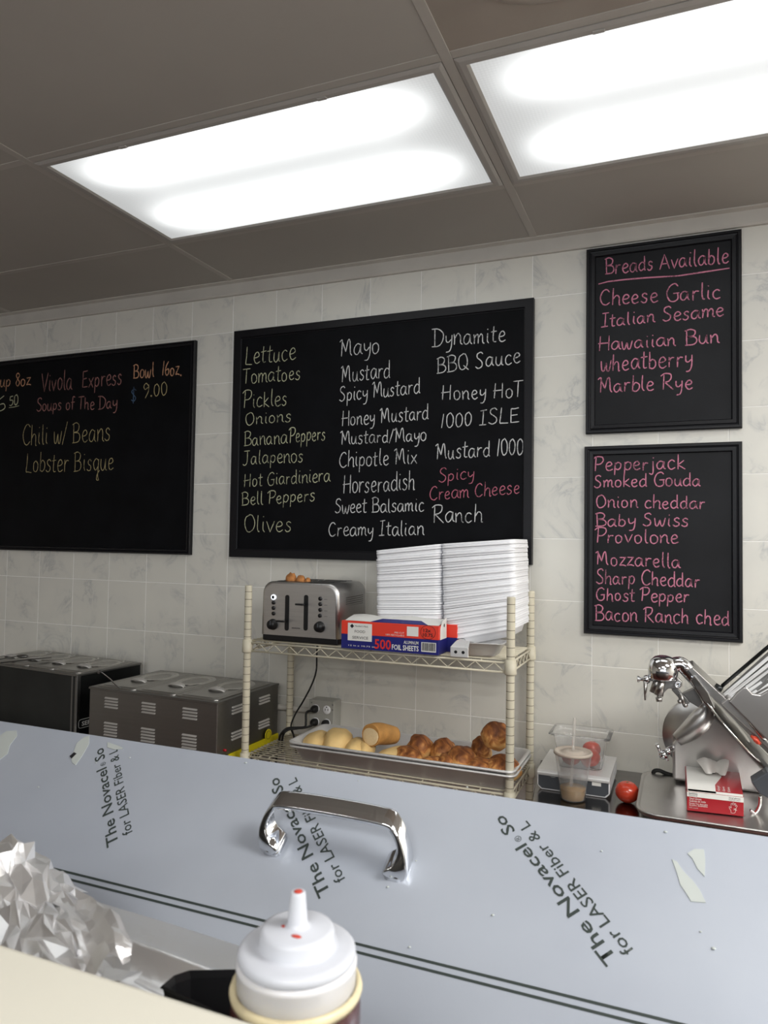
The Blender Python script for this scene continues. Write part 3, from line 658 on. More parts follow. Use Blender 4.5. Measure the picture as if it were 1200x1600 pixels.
# squeeze bottle
bx, by = -.2190, .402
bt = thing('squeeze_bottle', 'squeeze bottle of dark red sauce with white nozzle cap, in the foreground', 'squeeze bottle', (bx, by, (LZ+.0002)))
zc = at(465, 1500, Y=by).z      # height of the cap skirt
ztip = at(468, 1397, Y=by-.003).z
zs = ztip-.0565
b = bm_(); lathe(b, [(0, (LZ+.0002)), (.033, (LZ+.0002)), (.0385, LZ+.005), (.0395, LZ+.02), (.0395, zs-.012), (.0385, zs-.002), (.036, zs-.0005), (0, zs-.0005)], (bx, by, 0), n=40); obj('body', b, 'sauce', bt)
b = bm_(); lathe(b, [(.0355, zs-.002), (.0396, zs-.003), (.0404, zs), (.0396, zs+.0025), (.0372, zs+.003), (.0355, zs)], (bx, by, 0), n=40); obj('rim', b, 'sauce_rim', bt)
b = bm_(); lathe(b, [(.0350, zs), (.0362, zs+.002), (.0364, zs+.013), (.0369, zs+.0142), (.0369, zs+.0158), (.0360, zs+.017), (.034, zs+.0182)], (bx, by, 0), n=40); obj('collar', b, 'collar_plastic', bt)
b = bm_(); lathe(b, [(.0330, zs+.0175), (.0352, zs+.0178), (.0360, zs+.0195), (.0358, zs+.0222), (.0345, zs+.0236), (.0320, zs+.0243), (.0262, zs+.0247), (.0240, zs+.0251), (.0233, zs+.0260), (.0229, zs+.0325), (.0219, zs+.0346), (.0195, zs+.0353), (.0088, zs+.0358), (.0068, zs+.0368), (.0061, zs+.0390), (.0047, zs+.0545), (.0044, zs+.0560), (.0037, zs+.0565), (.0022, zs+.0560), (.0018, zs+.052)], (bx, by, 0), n=40)
cp = obj('cap', b, 'cap_plastic', bt)
b = bm_()
lathe(b, [(0, zs+.0550), (.0018, zs+.0550), (.0027, zs+.0566), (.0016, zs+.0569), (0, zs+.0568)], (bx, by, 0), n=16)
obj('sauce_drip', b, 'sauce_red', cp)
for px, py in ((447, 1448), (463, 1463)):
    b = bm_(); q = at(px, py, Z=zs+.0358); ball(b, (q.x, q.y, zs+.0358), .0022, 10, 6, (1.6, .8, .3)); obj('sauce_drip', b, 'sauce_red', cp)

# foil-covered trays to the left on the prep table
random.seed(11)
def foil_sheet(corners, nu, nv, amp, scale, ridge, seed, lift=None, jit=0.):
    """crumpled sheet between four 3-D corners (a,b near edge left->right ; c,d far edge left->right)"""
    a, b_, c, d = [V(q) for q in corners]; bm = bm_(); vs = []
    for j in range(nv+1):
        for i in range(nu+1):
            u_ = i/nu; v_ = j/nv
            P = a.lerp(b_, u_).lerp(c.lerp(d, u_), v_)
            q = V((P.x*scale+seed, P.y*scale, P.z*scale))
            # faceted folds: distance differences of cell points
            ds, pts = noise.voronoi(q); k = (ds[1]-ds[0])
            n_ = noise.noise(q*.6)
            am = amp(u_, v_) if callable(amp) else amp
            P = P+V((noise.noise(q*1.3+V((9, 0, 0)))*am*.6, noise.noise(q*1.3+V((0, 9, 0)))*am*.6, am*(ridge*(.6-k)+n_)))
            if lift: P.z += lift(u_, v_)
            if jit: P += V((random.uniform(-jit, jit), random.uniform(-jit, jit), random.uniform(-jit, jit)*1.1))
            vs.append(bm.verts.new(P))
    for j in range(nv):
        for i in range(nu):
            k = j*(nu+1)+i
            q = (vs[k], vs[k+1], vs[k+nu+2], vs[k+nu+1])
            if (i+j) % 2: bm.faces.new((q[0], q[1], q[2])); bm.faces.new((q[0], q[2], q[3]))
            else: bm.faces.new((q[0], q[1], q[3])); bm.faces.new((q[1], q[2], q[3]))
    return bm
# crumpled mound
bm = foil_sheet([at(-130, 1560, Y=.40), at(215, 1545, Y=.385), at(-140, 1310, Y=.60), at(122, 1392, Y=.62)], 24, 20,
    lambda u_, v_: .010+.020*sm3(1.15-u_)*sm3(v_*2), 11, 1.3, 3.3, lambda u_, v_: .046*math.exp(-((u_-.58)/.30)**2-((v_-.86)/.2)**2)-.008*v_, jit=.0058)
o1 = obj('foil_covering', bm, 'foil', org=(-.52, .5, 1.06)); tag(o1, 'crumpled heap of aluminium foil in the lower left foreground', 'foil')
# folded flap
fl = [(at(140, 1512, Y=.385), at(203, 1492, Y=.39)), (at(120, 1462, Y=.40), at(207, 1468, Y=.40)), (at(105, 1432, Y=.415), at(186, 1430, Y=.42)), (at(95, 1412, Y=.44), at(140, 1412, Y=.44))]
bm = bm_(); rows = []
for a, c in fl:
    rows.append([a.lerp(c, t)+V((0, 0, .006*sin(t*7+a.x*40)+random.uniform(-.002, .002))) for t in [j/6 for j in range(7)]])
R2 = []
for i in range(len(rows)-1):
    for k in range(4): R2.append([rows[i][j].lerp(rows[i+1][j], k/4)+V((0, 0, random.uniform(-.0012, .0012))) for j in range(7)])
R2.append(rows[-1]); loft(bm, R2, closed_loop=False, smooth=False)
obj('fold', bm, 'foil', o1)
# smooth tray with foil lining and turned rim, reaching the black pan
A0, A1 = at(170, 1530, Y=.42), at(300, 1575, Y=.42)
def tr(px, py, Z): return at(px, py, Z=Z)
ZT = 1.150
bm = foil_sheet([tr(110, 1500, 1.165), tr(262, 1590, 1.150), tr(70, 1385, ZT-.02), tr(440, 1500, ZT-.02)], 46, 30,
    .003, 9, .6, 8.1, lambda u_, v_: .008*math.exp(-((v_-.5)/.05)**2)+.006*math.exp(-((v_-.08)/.05)**2)-.010*sm3(1-abs(v_-.28)/.2))
o2 = obj('foil_tray_cover', bm, 'foil', org=(-.42, .5, 1.06)); tag(o2, 'smooth sheet of foil with raised creases between crumpled foil and black pan', 'foil')
for p_ in o2.data.polygons: p_.use_smooth = True
# black pan with a red cap in it, behind the bottle
bp_ = thing('black_pan', 'black pan in shadow between the foil and the squeeze bottle', 'pan', (-.29, .50, LZ+.0002))
ZK = 1.205
c0, c1, c2, c3 = tr(250, 1545, ZK), tr(300, 1519, ZK), tr(480, 1512, ZK), tr(470, 1625, ZK)
bm = bm_()
pts = [tr(253, 1544, ZK), tr(272, 1528, ZK), tr(296, 1520, ZK), tr(340, 1519, ZK), tr(400, 1518, ZK), tr(470, 1518, ZK), tr(480, 1560, ZK), tr(470, 1640, ZK), tr(400, 1615, ZK), tr(330, 1580, ZK)]
cen = sum(pts, V())/len(pts)
loft(bm, [[p_+(p_-cen)*.03 for p_ in pts], [p_+V((0, 0, .002)) for p_ in pts], [V((cen.x+(p_.x-cen.x)*.97, cen.y+(p_.y-cen.y)*.97, ZK-.004)) for p_ in pts], [V((cen.x+(p_.x-cen.x)*.85, cen.y+(p_.y-cen.y)*.85, LZ+.006)) for p_ in pts], [V((cen.x+(p_.x-cen.x)*.9, cen.y+(p_.y-cen.y)*.9, LZ+.0005)) for p_ in pts], [V((cen.x+(p_.x-cen.x)*1.0, cen.y+(p_.y-cen.y)*1.0, ZK-.008)) for p_ in pts]], smooth=False)
for q in (2,): pass
obj('pan_body', bm, 'black_plastic', bp_, recalc=False)
q = at(390, 1575, Y=.47)
b = bm_(); lathe(b, [(0, LZ+.007), (.011, LZ+.007), (.012, LZ+.010), (.012, q.z+.008), (.009, q.z+.014), (.005, q.z+.018), (0, q.z+.018)], (q.x, q.y, 0), n=20)
rt = obj('ketchup_tube', b, 'sauce_red', org=(q.x, q.y, LZ+.007)); tag(rt, 'red tube standing in the black pan, half hidden by the squeeze bottle', 'tube')

# ------------------------------------------------------------------ wire shelf unit
SX0, SX1, SY0, SY1 = -1.378, -.471, 2.135, 2.435
su = thing('wire_shelf_unit', 'cream wire shelving unit with two shelves against the tiled wall', 'shelving unit', ((SX0+SX1)/2, 2.285, 0))
SZ = (1.203, .820); PT = 1.388
for x in (SX0, SX1):
    for y in (SY0, SY1):
        prof = [(0, .02), (.0125, .02)]; z = .045
        while z < PT-.012:
            prof += [(.0125, z, 1), (.0121, z+.0002, 1), (.0121, z+.0014, 1), (.0125, z+.0016, 0)]; z += .0254
        prof += [(.0125, PT-.003), (.011, PT), (0, PT)]
        b = bm_(); lathe(b, prof, (x, y, 0), n=22, smooth=False); po = obj('post', b, ['cream_epoxy', 'groove_dark'], su)
        b = bm_(); lathe(b, [(0, 0), (.018, 0), (.018, .012), (.008, .016), (.008, .02), (0, .02)], (x, y, 0), n=14); obj('foot', b, 'black_plastic', po)
def wire_shelf(z):
    zr = z-.003; b = bm_(); r = .0033
    # perimeter: upper and lower rods joined by a zigzag truss
    for zz in (zr-.006, zr-.034):
        for y in (SY0, SY1): tube(b, [(SX0, y, zz), (SX1, y, zz)], r, n=8, smooth=False)
        for x in (SX0, SX1): tube(b, [(x, SY0, zz), (x, SY1, zz)], r, n=8, smooth=False)
    sh = obj('shelf', b, 'cream_epoxy', su)
    for (a, c, n_) in ((V((SX0+.02, SY0, 0)), V((SX1-.02, SY0, 0)), 15), (V((SX0+.02, SY1, 0)), V((SX1-.02, SY1, 0)), 15), (V((SX0, SY0+.02, 0)), V((SX0, SY1-.02, 0)), 5), (V((SX1, SY0+.02, 0)), V((SX1, SY1-.02, 0)), 5)):
        b = bm_(); pts = [a.lerp(c, i/(2*n_))+V((0, 0, zr-.008 if i % 2 else zr-.032)) for i in range(2*n_+1)]
        tube(b, pts, .0022, n=6, smooth=False); obj('truss_wire', b, 'cream_epoxy', sh)
    first = None; n_ = 14
    for i in range(n_):
        y = SY0+.012+(SY1-SY0-.024)*i/(n_-1)
        if first is None:
            b = bm_(); tube(b, [(SX0+.004, y, z-.0022), (SX1-.004, y, z-.0022)], .0021, n=6, smooth=False); first = obj('deck_wire', b, 'cream_epoxy', sh); y_0 = y
        else:
            c = first.copy(); COL.objects.link(c); c.parent = sh; c.location = V(first.location)+V((0, y-y_0, 0))
    for i in range(5):
        x = SX0+(SX1-SX0)*(i+.5)/5; b = bm_()
        tube(b, [(x, SY0-.001, z-.010), (x, SY0+.012, z-.0065), (x, SY1-.012, z-.0065), (x, SY1+.001, z-.010)], .0025, n=6, smooth=False); obj('cross_wire', b, 'cream_epoxy', sh)
    for x in (SX0, SX1):
        for y in (SY0, SY1):
            b = bm_(); lathe(b, [(.0127, zr-.04), (.0165, zr-.04), (.018, zr-.036), (.0162, zr+.004), (.0127, zr+.004)], (x, y, 0), n=14); obj('collar', b, 'cream_epoxy', sh)
for z in SZ: wire_shelf(z)

# ------------------------------------------------------------------ toaster
ZS = SZ[0]+.0004
TXa, TXb, TYa, TYb, TZt = -1.333, -1.043, 2.150, 2.375, 1.404
ts = thing('toaster', 'brushed steel four-slice toaster on the top wire shelf', 'toaster', ((TXa+TXb)/2, (TYa+TYb)/2, ZS))
b = bm_(); box(b, (TXa+.002, TYa+.004, ZS), (TXb-.002, TYb, ZS+.022), bev=.004, seg=2); obj('base', b, 'black_plastic', ts)
# body: rounded top profile seen from the front, extruded front to back with rounded front edge
def tprof(i):
    x0, x1, z0, z1 = TXa+i, TXb-i, ZS+.020, TZt-i; r = .038; out = [(x0-.003+i*.2, z0), ]
    for j in range(7): a = pi-pi/2*j/6; out.append((x0+r+r*cos(a), z1-r+r*sin(a)))
    for j in range(7): a = pi/2-pi/2*j/6; out.append((x1-r+r*cos(a), z1-r+r*sin(a)))
    out.append((x1+.003-i*.2, z0)); return out
b = bm_()
loft(b, [[(x, y, z) for x, z in tprof(i)] for i, y in ((.012, TYa+.0005), (.008, TYa), (.003, TYa+.003), (0, TYa+.010), (0, TYb-.010), (.003, TYb-.003), (.012, TYb))], cap0=True, cap1=True)
body = obj('body', b, 'steel_bright', ts)
b = bm_()
for k in range(4):
    yy = TYa+.028+k*.047
    for x0, x1 in ((TXa+.042, (TXa+TXb)/2-.008), ((TXa+TXb)/2+.008, TXb-.042)):
        if k < 4: box(b, (x0, yy, TZt-.001), (x1, yy+.026, TZt+.0012), bev=.0005)
obj('slot', b, 'black_plastic', ts)
def tfront(px, py): return at(px, py, Y=TYa)
for px in (449, 479):   # lever tracks
    q0 = tfront(px-(1 if px < 460 else 2), 929.5); q1 = tfront(px, 985.5); x = (q0.x+q1.x)/2
    b = bm_(); prism(b, [(x+u_, TYa+.004, z_) for u_, z_ in [(p0, q1.z+p1) for p0, p1 in rrect(0, (q0.z-q1.z)/2, .0155, q0.z-q1.z, .007, 3)]], (0, -.0052, 0)); obj('lever_track', b, 'black_plastic', ts)
for px, py in ((444, 971), (474, 945)):
    q = tfront(px, py); b = bm_()
    loft(b, [[(q.x+x, y, q.z+z+dz) for x, z in rrect(0, 0, w_, t_, .002, 2)] for y, w_, t_, dz in ((TYa-.002, .010, .005, 0), (TYa-.012, .012, .006, .001), (TYa-.016, .028, .007, .002), (TYa-.028, .033, .006, .003), (TYa-.031, .03, .004, .003))], cap0=True, cap1=True)
    obj('lever', b, 'black_plastic', ts)
for i, (px, py) in enumerate(((427.5, 933), (427.5, 941.5), (427.5, 950), (427.5, 958.5), (500.5, 935.5), (500.5, 944), (500.5, 953), (500, 962))):
    q = tfront(px, py); b = bm_(); lathe(b, [(0, 0), (.0066, 0), (.0066, .003), (.005, .0042), (0, .0045)], (q.x, TYa, q.z), (0, -1, 0), 18); bo = obj('button', b, 'black_plastic', ts)
    if i == 0:
        b = bm_(); lathe(b, [(.0062, 0), (.0088, 0), (.0088, .0022), (.0062, .0046), (.0062, 0)], (q.x, TYa, q.z), (0, -1, 0), 22); obj('light_ring', b, 'white_light', bo)
    if i > 3: print_text('TOAST' if i == 4 else ('BAGEL' if i == 5 else 'CANCEL'), (q.x+.010, TYa, q.z-.001), (1, 0, 0), (0, 0, 1), .0022, 'ink_black', ts) if False else None
for px, py in ((426.5, 975.5), (500, 979.5)):
    q = tfront(px, py); b = bm_()
    lathe(b, [(0, 0), (.0185, 0), (.0185, .004), (.016, .006), (.0155, .016), (.014, .018), (0, .018)], (q.x, TYa, q.z), (0, -1, 0), 24); kn = obj('knob', b, 'black_plastic', ts)
    b = bm_(); box(b, (q.x-.0015, TYa-.0195, q.z), (q.x+.0015, TYa-.0178, q.z+.013)); obj('pointer', b, 'grey_plastic', kn)
# label dashes beside the right buttons, maker's small nameplate marks
b = bm_()
for py in (936.5, 945.5, 954.5, 963): 
    q = tfront(507, py); box(b, (q.x-.001, TYa-.0006, q.z-.0005), (q.x+.0105, TYa+.0004, q.z+.0004))
obj('button_marking', b, 'ink_black', ts)
b = bm_(); q = tfront(456, 981)
for k in range(7): box(b, (q.x+k*.0046, TYa-.0006, q.z-.0016), (q.x+k*.0046+.0028, TYa+.0004, q.z+.0012))
obj('nameplate', b, 'ink_black', ts)
b = bm_()
for k in range(5):
    z = ZS+.150-k*.007; prism(b, [(TXb-.0002, TYa+.055, z), (TXb+.0008, TYa+.055, z), (TXb+.0008, TYb-.03, z+.002), (TXb-.0002, TYb-.03, z+.002)], (0, 0, .0028))
obj('side_vent', b, 'steel_dark', ts)
def lump(c, sx, sy, sz, seed, n=18, k=12, rot=0., amp=.12, bm=None, tilt=0., fr=3.0):
    b = bm or bm_(); t = bmesh.new(); ball(t, (0, 0, 0), 1, n, k)
    for v in t.verts:
        q = v.co.copy(); a = 1+amp*noise.noise(q*fr*.6+V((seed, 0, 0)))+amp*.4*noise.noise(q*fr*2+V((0, seed, 0)))
        v.co = V((q.x*sx*a, q.y*sy*a, q.z*sz*a))
    merge(b, t, 0, Matrix.Translation(V(c)) @ Matrix.Rotation(rot, 4, 'Z') @ Matrix.Rotation(tilt, 4, 'Y')); return b
for i, (px, py, sx, sz, yy) in enumerate(((455, 905, .020, .016, TYa+.040), (470, 907, .018, .012, TYa+.041), (481, 909, .010, .008, TYa+.041))):
    q = at(px, py, Y=yy); b = lump((q.x, yy, q.z), sx, .011, sz+.006, i*5.1, amp=.25)
    o = obj('bread_piece', b, 'bread_toast', org=(q.x, yy, q.z)); tag(o, ('largest, leftmost toasted bread piece sticking out of the toaster', 'middle toasted bread piece poking out of the toaster', 'smallest, rightmost toasted crumb of bread at the toaster slot')[i], 'bread', 'bread pieces in the toaster')

# ------------------------------------------------------------------ foil sheet boxes
def carton(name, label, group, x0, x1, y0, y1, z0, z1, ends=True):
    t = thing(name, label, 'carton', ((x0+x1)/2, (y0+y1)/2, z0), group)
    b = bm_(); zm = z0+(z1-z0)*.52
    box(b, (x0, y0, z0), (x1, y1, zm), bev=.0006); obj('lower_carton', b, 'box_blue', t)
    b = bm_(); box(b, (x0, y0, zm), (x1, y1, z1), bev=.0008); obj('upper_carton', b, 'box_red', t)
    return t
bx0, bx1, by0, by1 = -1.0125, -.686, 2.112, 2.195; bz0, bz1 = ZS+.0002, ZS+.088
fb2 = carton('foil_box', 'second red and blue foil carton behind the front one, mostly hidden', 'foil sheet cartons', -.965, -.655, 2.2, 2.275, ZS, ZS+.085)
fb = carton('foil_box', 'open red and blue carton reading 500 foil sheets, at the shelf front', 'foil sheet cartons', bx0, bx1, by0, by1, bz0, bz1)
def fr_(px, py): q = at(px, py, Y=by0); return V((q.x, by0, q.z))
X_, Z_ = V((1, 0, 0)), V((0, 0, 1))
hb = bz1-bz0
def bp3(u_, v_): return V((bx0+(bx1-bx0)*u_, by0-.0006, bz0+hb*v_))
def plate(name, u0, v0, u1, v1, m, th=.0006):
    b = bm_(); a = bp3(u0, v0); c = bp3(u1, v1); box(b, (a.x, by0-th, a.z), (c.x, by0, c.z)); return obj(name, b, m, fb)
lb = plate('label', .07, .30, .325, .93, 'paper_white')
print_text('FOOD', bp3(.145, .59), X_, Z_, .0085, 'ink_black', fb, width=.036)
print_text('SERVICE', bp3(.12, .37), X_, Z_, .0085, 'ink_black', fb, width=.055)
print_text("Member's Mark", bp3(.145, .80), X_, Z_, .0055, 'ink_black', fb, width=.046)
b = bm_(); q = bp3(.115, .82); prism(b, [q+V((-.007, -.0002, 0)), q+V((0, -.0002, -.007)), q+V((.007, -.0002, 0)), q+V((0, -.0002, .007))], (0, -.0002, 0)); obj('logo', b, 'ink_black', fb)
print_text('500', bp3(.355, .08), X_, Z_, .029, 'ink_red', fb, bold=.02, width=.056)
print_text('FOIL SHEETS', bp3(.535, .09), X_, Z_, .0155, 'paper_white', fb, bold=.02, width=.088)
print_text('ALUMINUM', bp3(.655, .32), X_, Z_, .0095, 'paper_white', fb, bold=.01, width=.048)
print_text('PRE-CUT', bp3(.56, .66), X_, Z_, .005, 'paper_white', fb, width=.032)
print_text('100% RECYCLABLE', bp3(.47, .57), X_, Z_, .005, 'paper_white', fb, width=.062)
print_text('12 in x 10.75 in', bp3(.08, .10), X_, Z_, .0045, 'paper_white', fb, width=.09)
plate('label', .685, .60, .80, .93, 'paper_white')
print_text('12x', bp3(.85, .78), X_, Z_, .010, 'ink_black', fb, bold=.02, width=.024)
print_text('10.75', bp3(.845, .62), X_, Z_, .010, 'ink_black', fb, bold=.02, width=.032)
b = bm_(); q = bp3(.895, .77)
tube(b, [q+V((.024*cos(a), 0, .021*sin(a))) for a in [2*pi*j/16 for j in range(17)]], .0006, n=4, k=2); obj('printing', b, 'ink_black', fb)
bc = plate('barcode', .83, .09, .975, .42, 'paper_white')
b = bm_(); x = bp3(.84, 0).x
while x < bp3(.965, 0).x:
    w_ = random.choice((.0007, .0012, .0018)); box(b, (x, by0-.0011, bz0+hb*.13), (x+w_, by0-.0006, bz0+hb*.40)); x += w_+random.choice((.0009, .0014))
o = obj('bars', b, 'ink_black', bc); o['kind'] = 'stuff'
# foil leaves rising from the open top, white end tab with hole
b = bm_(); xs = [bx0+.01+(bx1-bx0-.012)*i/14 for i in range(15)]
loft(b, [[(x, by0+.006, bz1+.0005+.0005*sin(i)) for i, x in enumerate(xs)], [(x, by0+.03, bz1+.006+.002*sin(i*1.3)) for i, x in enumerate(xs)], [(x, by1-.01, bz1+.013+.003*sin(i*.9)+.003*i/14) for i, x in enumerate(xs)], [(x, by1+.004, bz1+.008+.004*i/14) for i, x in enumerate(xs)]], closed_loop=False)
obj('foil_leaf', b, 'paper_white', fb)
b = bm_(); prism(b, [(bx1+.0005, by0+.012, bz0+.045), (bx1+.0005, by1-.01, bz0+.045), (bx1+.0005, by1-.012, bz1+.020), (bx1+.0005, by0+.03, bz1+.012), (bx1+.0005, by0+.012, bz1-.01)], (.0012, 0, 0)); obj('end_flap', b, 'paper_white', fb)
b = bm_(); cone(b, (bx1+.0016, by0+.048, bz1-.002), (bx1+.0022, by0+.048, bz1-.002), .0055, n=16); obj('hole', b, 'ink_black', fb)
b = bm_(); prism(b, [(bx0+.10, by0+.004, bz1+.0006), (bx0+.29, by0+.004, bz1+.0006), (bx0+.26, by0+.03, bz1+.009), (bx0+.13, by0+.03, bz1+.009)], (0, 0, .0006)); obj('open_flap', b, 'box_blue', fb)

# small folded metal piece with two holes, and the foil pan behind it
q = at(718, 1020, Y=2.115)
b = bm_(); box(b, (q.x-.028, 2.112, ZS), (q.x+.028, 2.116, ZS+.030), bev=.001)
loft(b, [[(q.x-.028, 2.114, ZS+.029), (q.x+.028, 2.114, ZS+.029)], [(q.x-.018, 2.135, ZS+.044), (q.x+.026, 2.135, ZS+.046)], [(q.x-.014, 2.155, ZS+.046), (q.x+.030, 2.160, ZS+.042)], [(q.x+.004, 2.17, ZS+.028), (q.x+.034, 2.172, ZS+.028)]], closed_loop=False)
br_ = obj('metal_bracket', b, 'aluminium', org=(q.x, 2.13, ZS)); tag(br_, 'small folded metal piece with two dark holes beside the foil carton', 'bracket')
for dx in (-.011, .012):
    b = bm_(); cone(b, (q.x+dx, 2.1120, ZS+.015), (q.x+dx, 2.1112, ZS+.015), .0048, n=14); obj('hole', b, 'black_plastic', br_)
q = at(752, 1012, Y=2.18)
b = bm_(); L_ = []
for (dz, w_, d_, r_) in ((.0, .085, .075, .02), (.004, .098, .086, .024), (.038, .135, .105, .03), (.0395, .150, .118, .034), (.042, .150, .118, .034), (.0405, .133, .103, .03), (.006, .094, .082, .022), (.005, .02, .02, .005)):
    L_.append([(q.x+x, 2.195+y, ZS+.001+dz+.0012*sin(i*1.7)) for i, (x, y) in enumerate(rrect(0, 0, w_, d_, r_, 4))])
loft(b, L_, cap0=True, cap1=True); o = obj('foil_pan', b, 'aluminium', org=(q.x, 2.19, ZS)); tag(o, 'shallow aluminium foil pan on the top shelf below the foam stack', 'foil pan')

# ------------------------------------------------------------------ stack of open foam clamshell containers
random.seed(5)
NST = 40; FY0, FY1 = 2.205, 2.425; XH = -.712
zh0, zh1 = ZS+.036, 1.540
fc = []
for i in range(NST):
    t = i/(NST-1); zh = zh0+(zh1-zh0)*t; jx = random.uniform(-.0015, .0015); jz = random.uniform(-.0006, .0006)
    aR = R(13.5-9.0*t**.8); aL = R(-1.0-5.5*t)
    b = bm_()
    for sgn, ang, wd, dep in ((-1, aL, .222+.006*t, .026), (1, aR, .240-.0*t, .030)):
        loops = []
        for inset, dz in ((0.0006, -.0070), (0, -.0062), (0, -.0008), (.0012, 0), (.008, 0), (.011, -.003), (.026, -dep), (.034, -dep-.001)):
            lo = []
            for x, y in rrect(wd/2, 0, wd-2*inset-.002, (FY1-FY0)-2*inset, max(.004, .02-inset*.4), 3):
                # local: x away from the hinge, y depth, z up; rotate about the hinge line
                ca, sa_ = cos(ang), sin(ang); X2 = x*ca-dz*sa_ if sgn > 0 else x*cos(-ang)-dz*sin(-ang); Z2 = x*sa_+dz*ca if sgn > 0 else x*sin(-ang)*-1*-1+dz*cos(ang)
                if sgn < 0: Z2 = x*sin(aL)+dz*cos(aL); X2 = x*cos(aL)-dz*sin(aL)
                lo.append((XH+jx+sgn*(X2+.0015)+.010*(.5-t)*(1 if sgn > 0 else .35), (FY0+FY1)/2+y+.002*sin(i*2.1), zh+jz+Z2))
            loops.append(lo)
        loft(b, loops, cap1=True)
    o = obj('foam_container', b, 'foam', org=(XH, (FY0+FY1)/2, zh)); fc.append(o)
    tag(o, 'open white foam hinged takeout container in the tall stack on the top shelf', 'takeout container', 'stacked foam containers on the top shelf')
fc[-1]['label'] = 'topmost open white foam takeout container of the tall stack'
fc[0]['label'] = 'bottom white foam takeout container of the stack, resting on the shelf'
# steel insert pans under the two foil covers
for x0_, x1_, y0_, y1_, z_ in ((-.655, -.405, .505, .640, 1.112), (-.86, -.67, .43, .60, 1.150)):
    b = bm_(); L_ = []
    for zz, ins in ((LZ, .012), (LZ+.004, .008), (z_-.004, .002), (z_-.003, -.004), (z_, -.004), (z_, .004), (LZ+.01, .012)):
        L_.append([((x0_+x1_)/2+x, (y0_+y1_)/2+y, zz) for x, y in rrect(0, 0, x1_-x0_-2*ins, y1_-y0_-2*ins, .015, 3)])
    loft(b, L_, cap0=True, cap1=True); obj('insert_pan', b, 'steel', pt)

# ------------------------------------------------------------------ bread tray on the lower shelf
ZL = SZ[1]+.0004
PX0, PX1, PY0, PY1 = -1.205, -.452, 2.112, 2.372
def sheetpan(z0, z1, label, grp, off=0):
    t = thing('sheet_pan', label, 'sheet pan', ((PX0+PX1)/2, (PY0+PY1)/2, z0), grp); b = bm_(); L_ = []
    cx, cy, W_, D_ = (PX0+PX1)/2, (PY0+PY1)/2, PX1-PX0, PY1-PY0
    for dz, i_ in ((z0, .035), (z0+.004, .030), (z1-.004, .010), (z1-.005, 0), (z1, -.001), (z1+.002, .002), (z1+.0005, .011), (z0+.0055, .031), (z0+.0025, .038)):
        L_.append([(cx+x+off, cy+y, dz) for x, y in rrect(0, 0, W_-2*i_, D_-2*i_, .026, 4)])
    loft(b, L_, cap0=True, cap1=True); obj('pan_body', b, 'aluminium', t)
    return t
sheetpan(ZL, ZL+.052, 'lower of two nested aluminium sheet pans on the bottom shelf', 'nested sheet pans', .002)
sheetpan(ZL+.0085, ZL+.064, 'upper nested aluminium sheet pan holding the bread rolls', 'nested sheet pans')
ZB = ZL+.0085+.003
def bread(px, py, sx, sy, sz, m, label, Y=2.22, rot=0., z=None, tilt=0., seed=1., amp=.1):
    q = at(px, py, Y=Y); z = q.z if z is None else z
    if m == 'bread_cheese': sx, sy, sz = sx*1.10, sy*1.15, sz*1.06
    b = lump((q.x, Y, z), sx, sy, sz, seed, 24, 14, rot, amp, tilt=tilt)
    for v in b.verts:
        if v.co.z < ZB: v.co.z = ZB
        ym = PY0+.014+max(0, .052-(v.co.z-ZB))*.5; v.co.y = max(ym, v.co.y)
    o = obj('bread_roll', b, m, org=(q.x, Y, z)); tag(o, label, 'bread', 'bread rolls in the sheet pan'); return o
bread(497, 1156, .050, .085, .034, 'bread_pale', 'pale unbaked-looking roll at the far left of the pan', rot=.3, seed=1, z=ZB+.031)
bread(528, 1152, .052, .09, .044, 'bread_pale', 'plump pale roll, second from the left of the pan', rot=.35, seed=2, z=ZB+.040)
bread(556, 1160, .040, .085, .032, 'bread_pale', 'small pale roll, third from the left of the pan', rot=.3, seed=3, Y=2.20, z=ZB+.031)
bread(572, 1160, .030, .08, .032, 'bread_pale', 'narrow pale roll tucked left of the cut loaf', rot=.3, seed=4, Y=2.22, z=ZB+.031)
# cut baguette standing proud
q0 = at(579, 1149, Y=2.19); q1 = at(612, 1147, Y=2.30)
ct = thing('cut_loaf', 'tan loaf with a pale cut end, lying across the pan', 'bread', (q0.x, q0.y, q0.z), 'bread rolls in the sheet pan')
b = bm_(); tube(b, [q0, q0.lerp(q1, .33)+V((0, 0, .004)), q0.lerp(q1, .7), q1+V((.008, .005, -.004))], lambda t_: .036*(1-.22*t_**3), n=20, cap=True); obj('crust', b, 'bread_tan', ct)
b = bm_(); d = (q0-q1).normalized(); ball(b, q0, .0325, 18, 10, (1, .12, 1)); 
rotm = Matrix.Translation(q0) @ V((0, -1, 0)).rotation_difference(d).to_matrix().to_4x4() @ Matrix.Translation(-q0)
bmesh.ops.transform(b, matrix=rotm, verts=b.verts[:]); obj('cut_face', b, 'bread_cut', ct)
bread(621, 1164, .046, .085, .028, 'bread_pale', 'low pale roll right of the cut loaf', rot=-.5, seed=6, Y=2.20, z=ZB+.028)
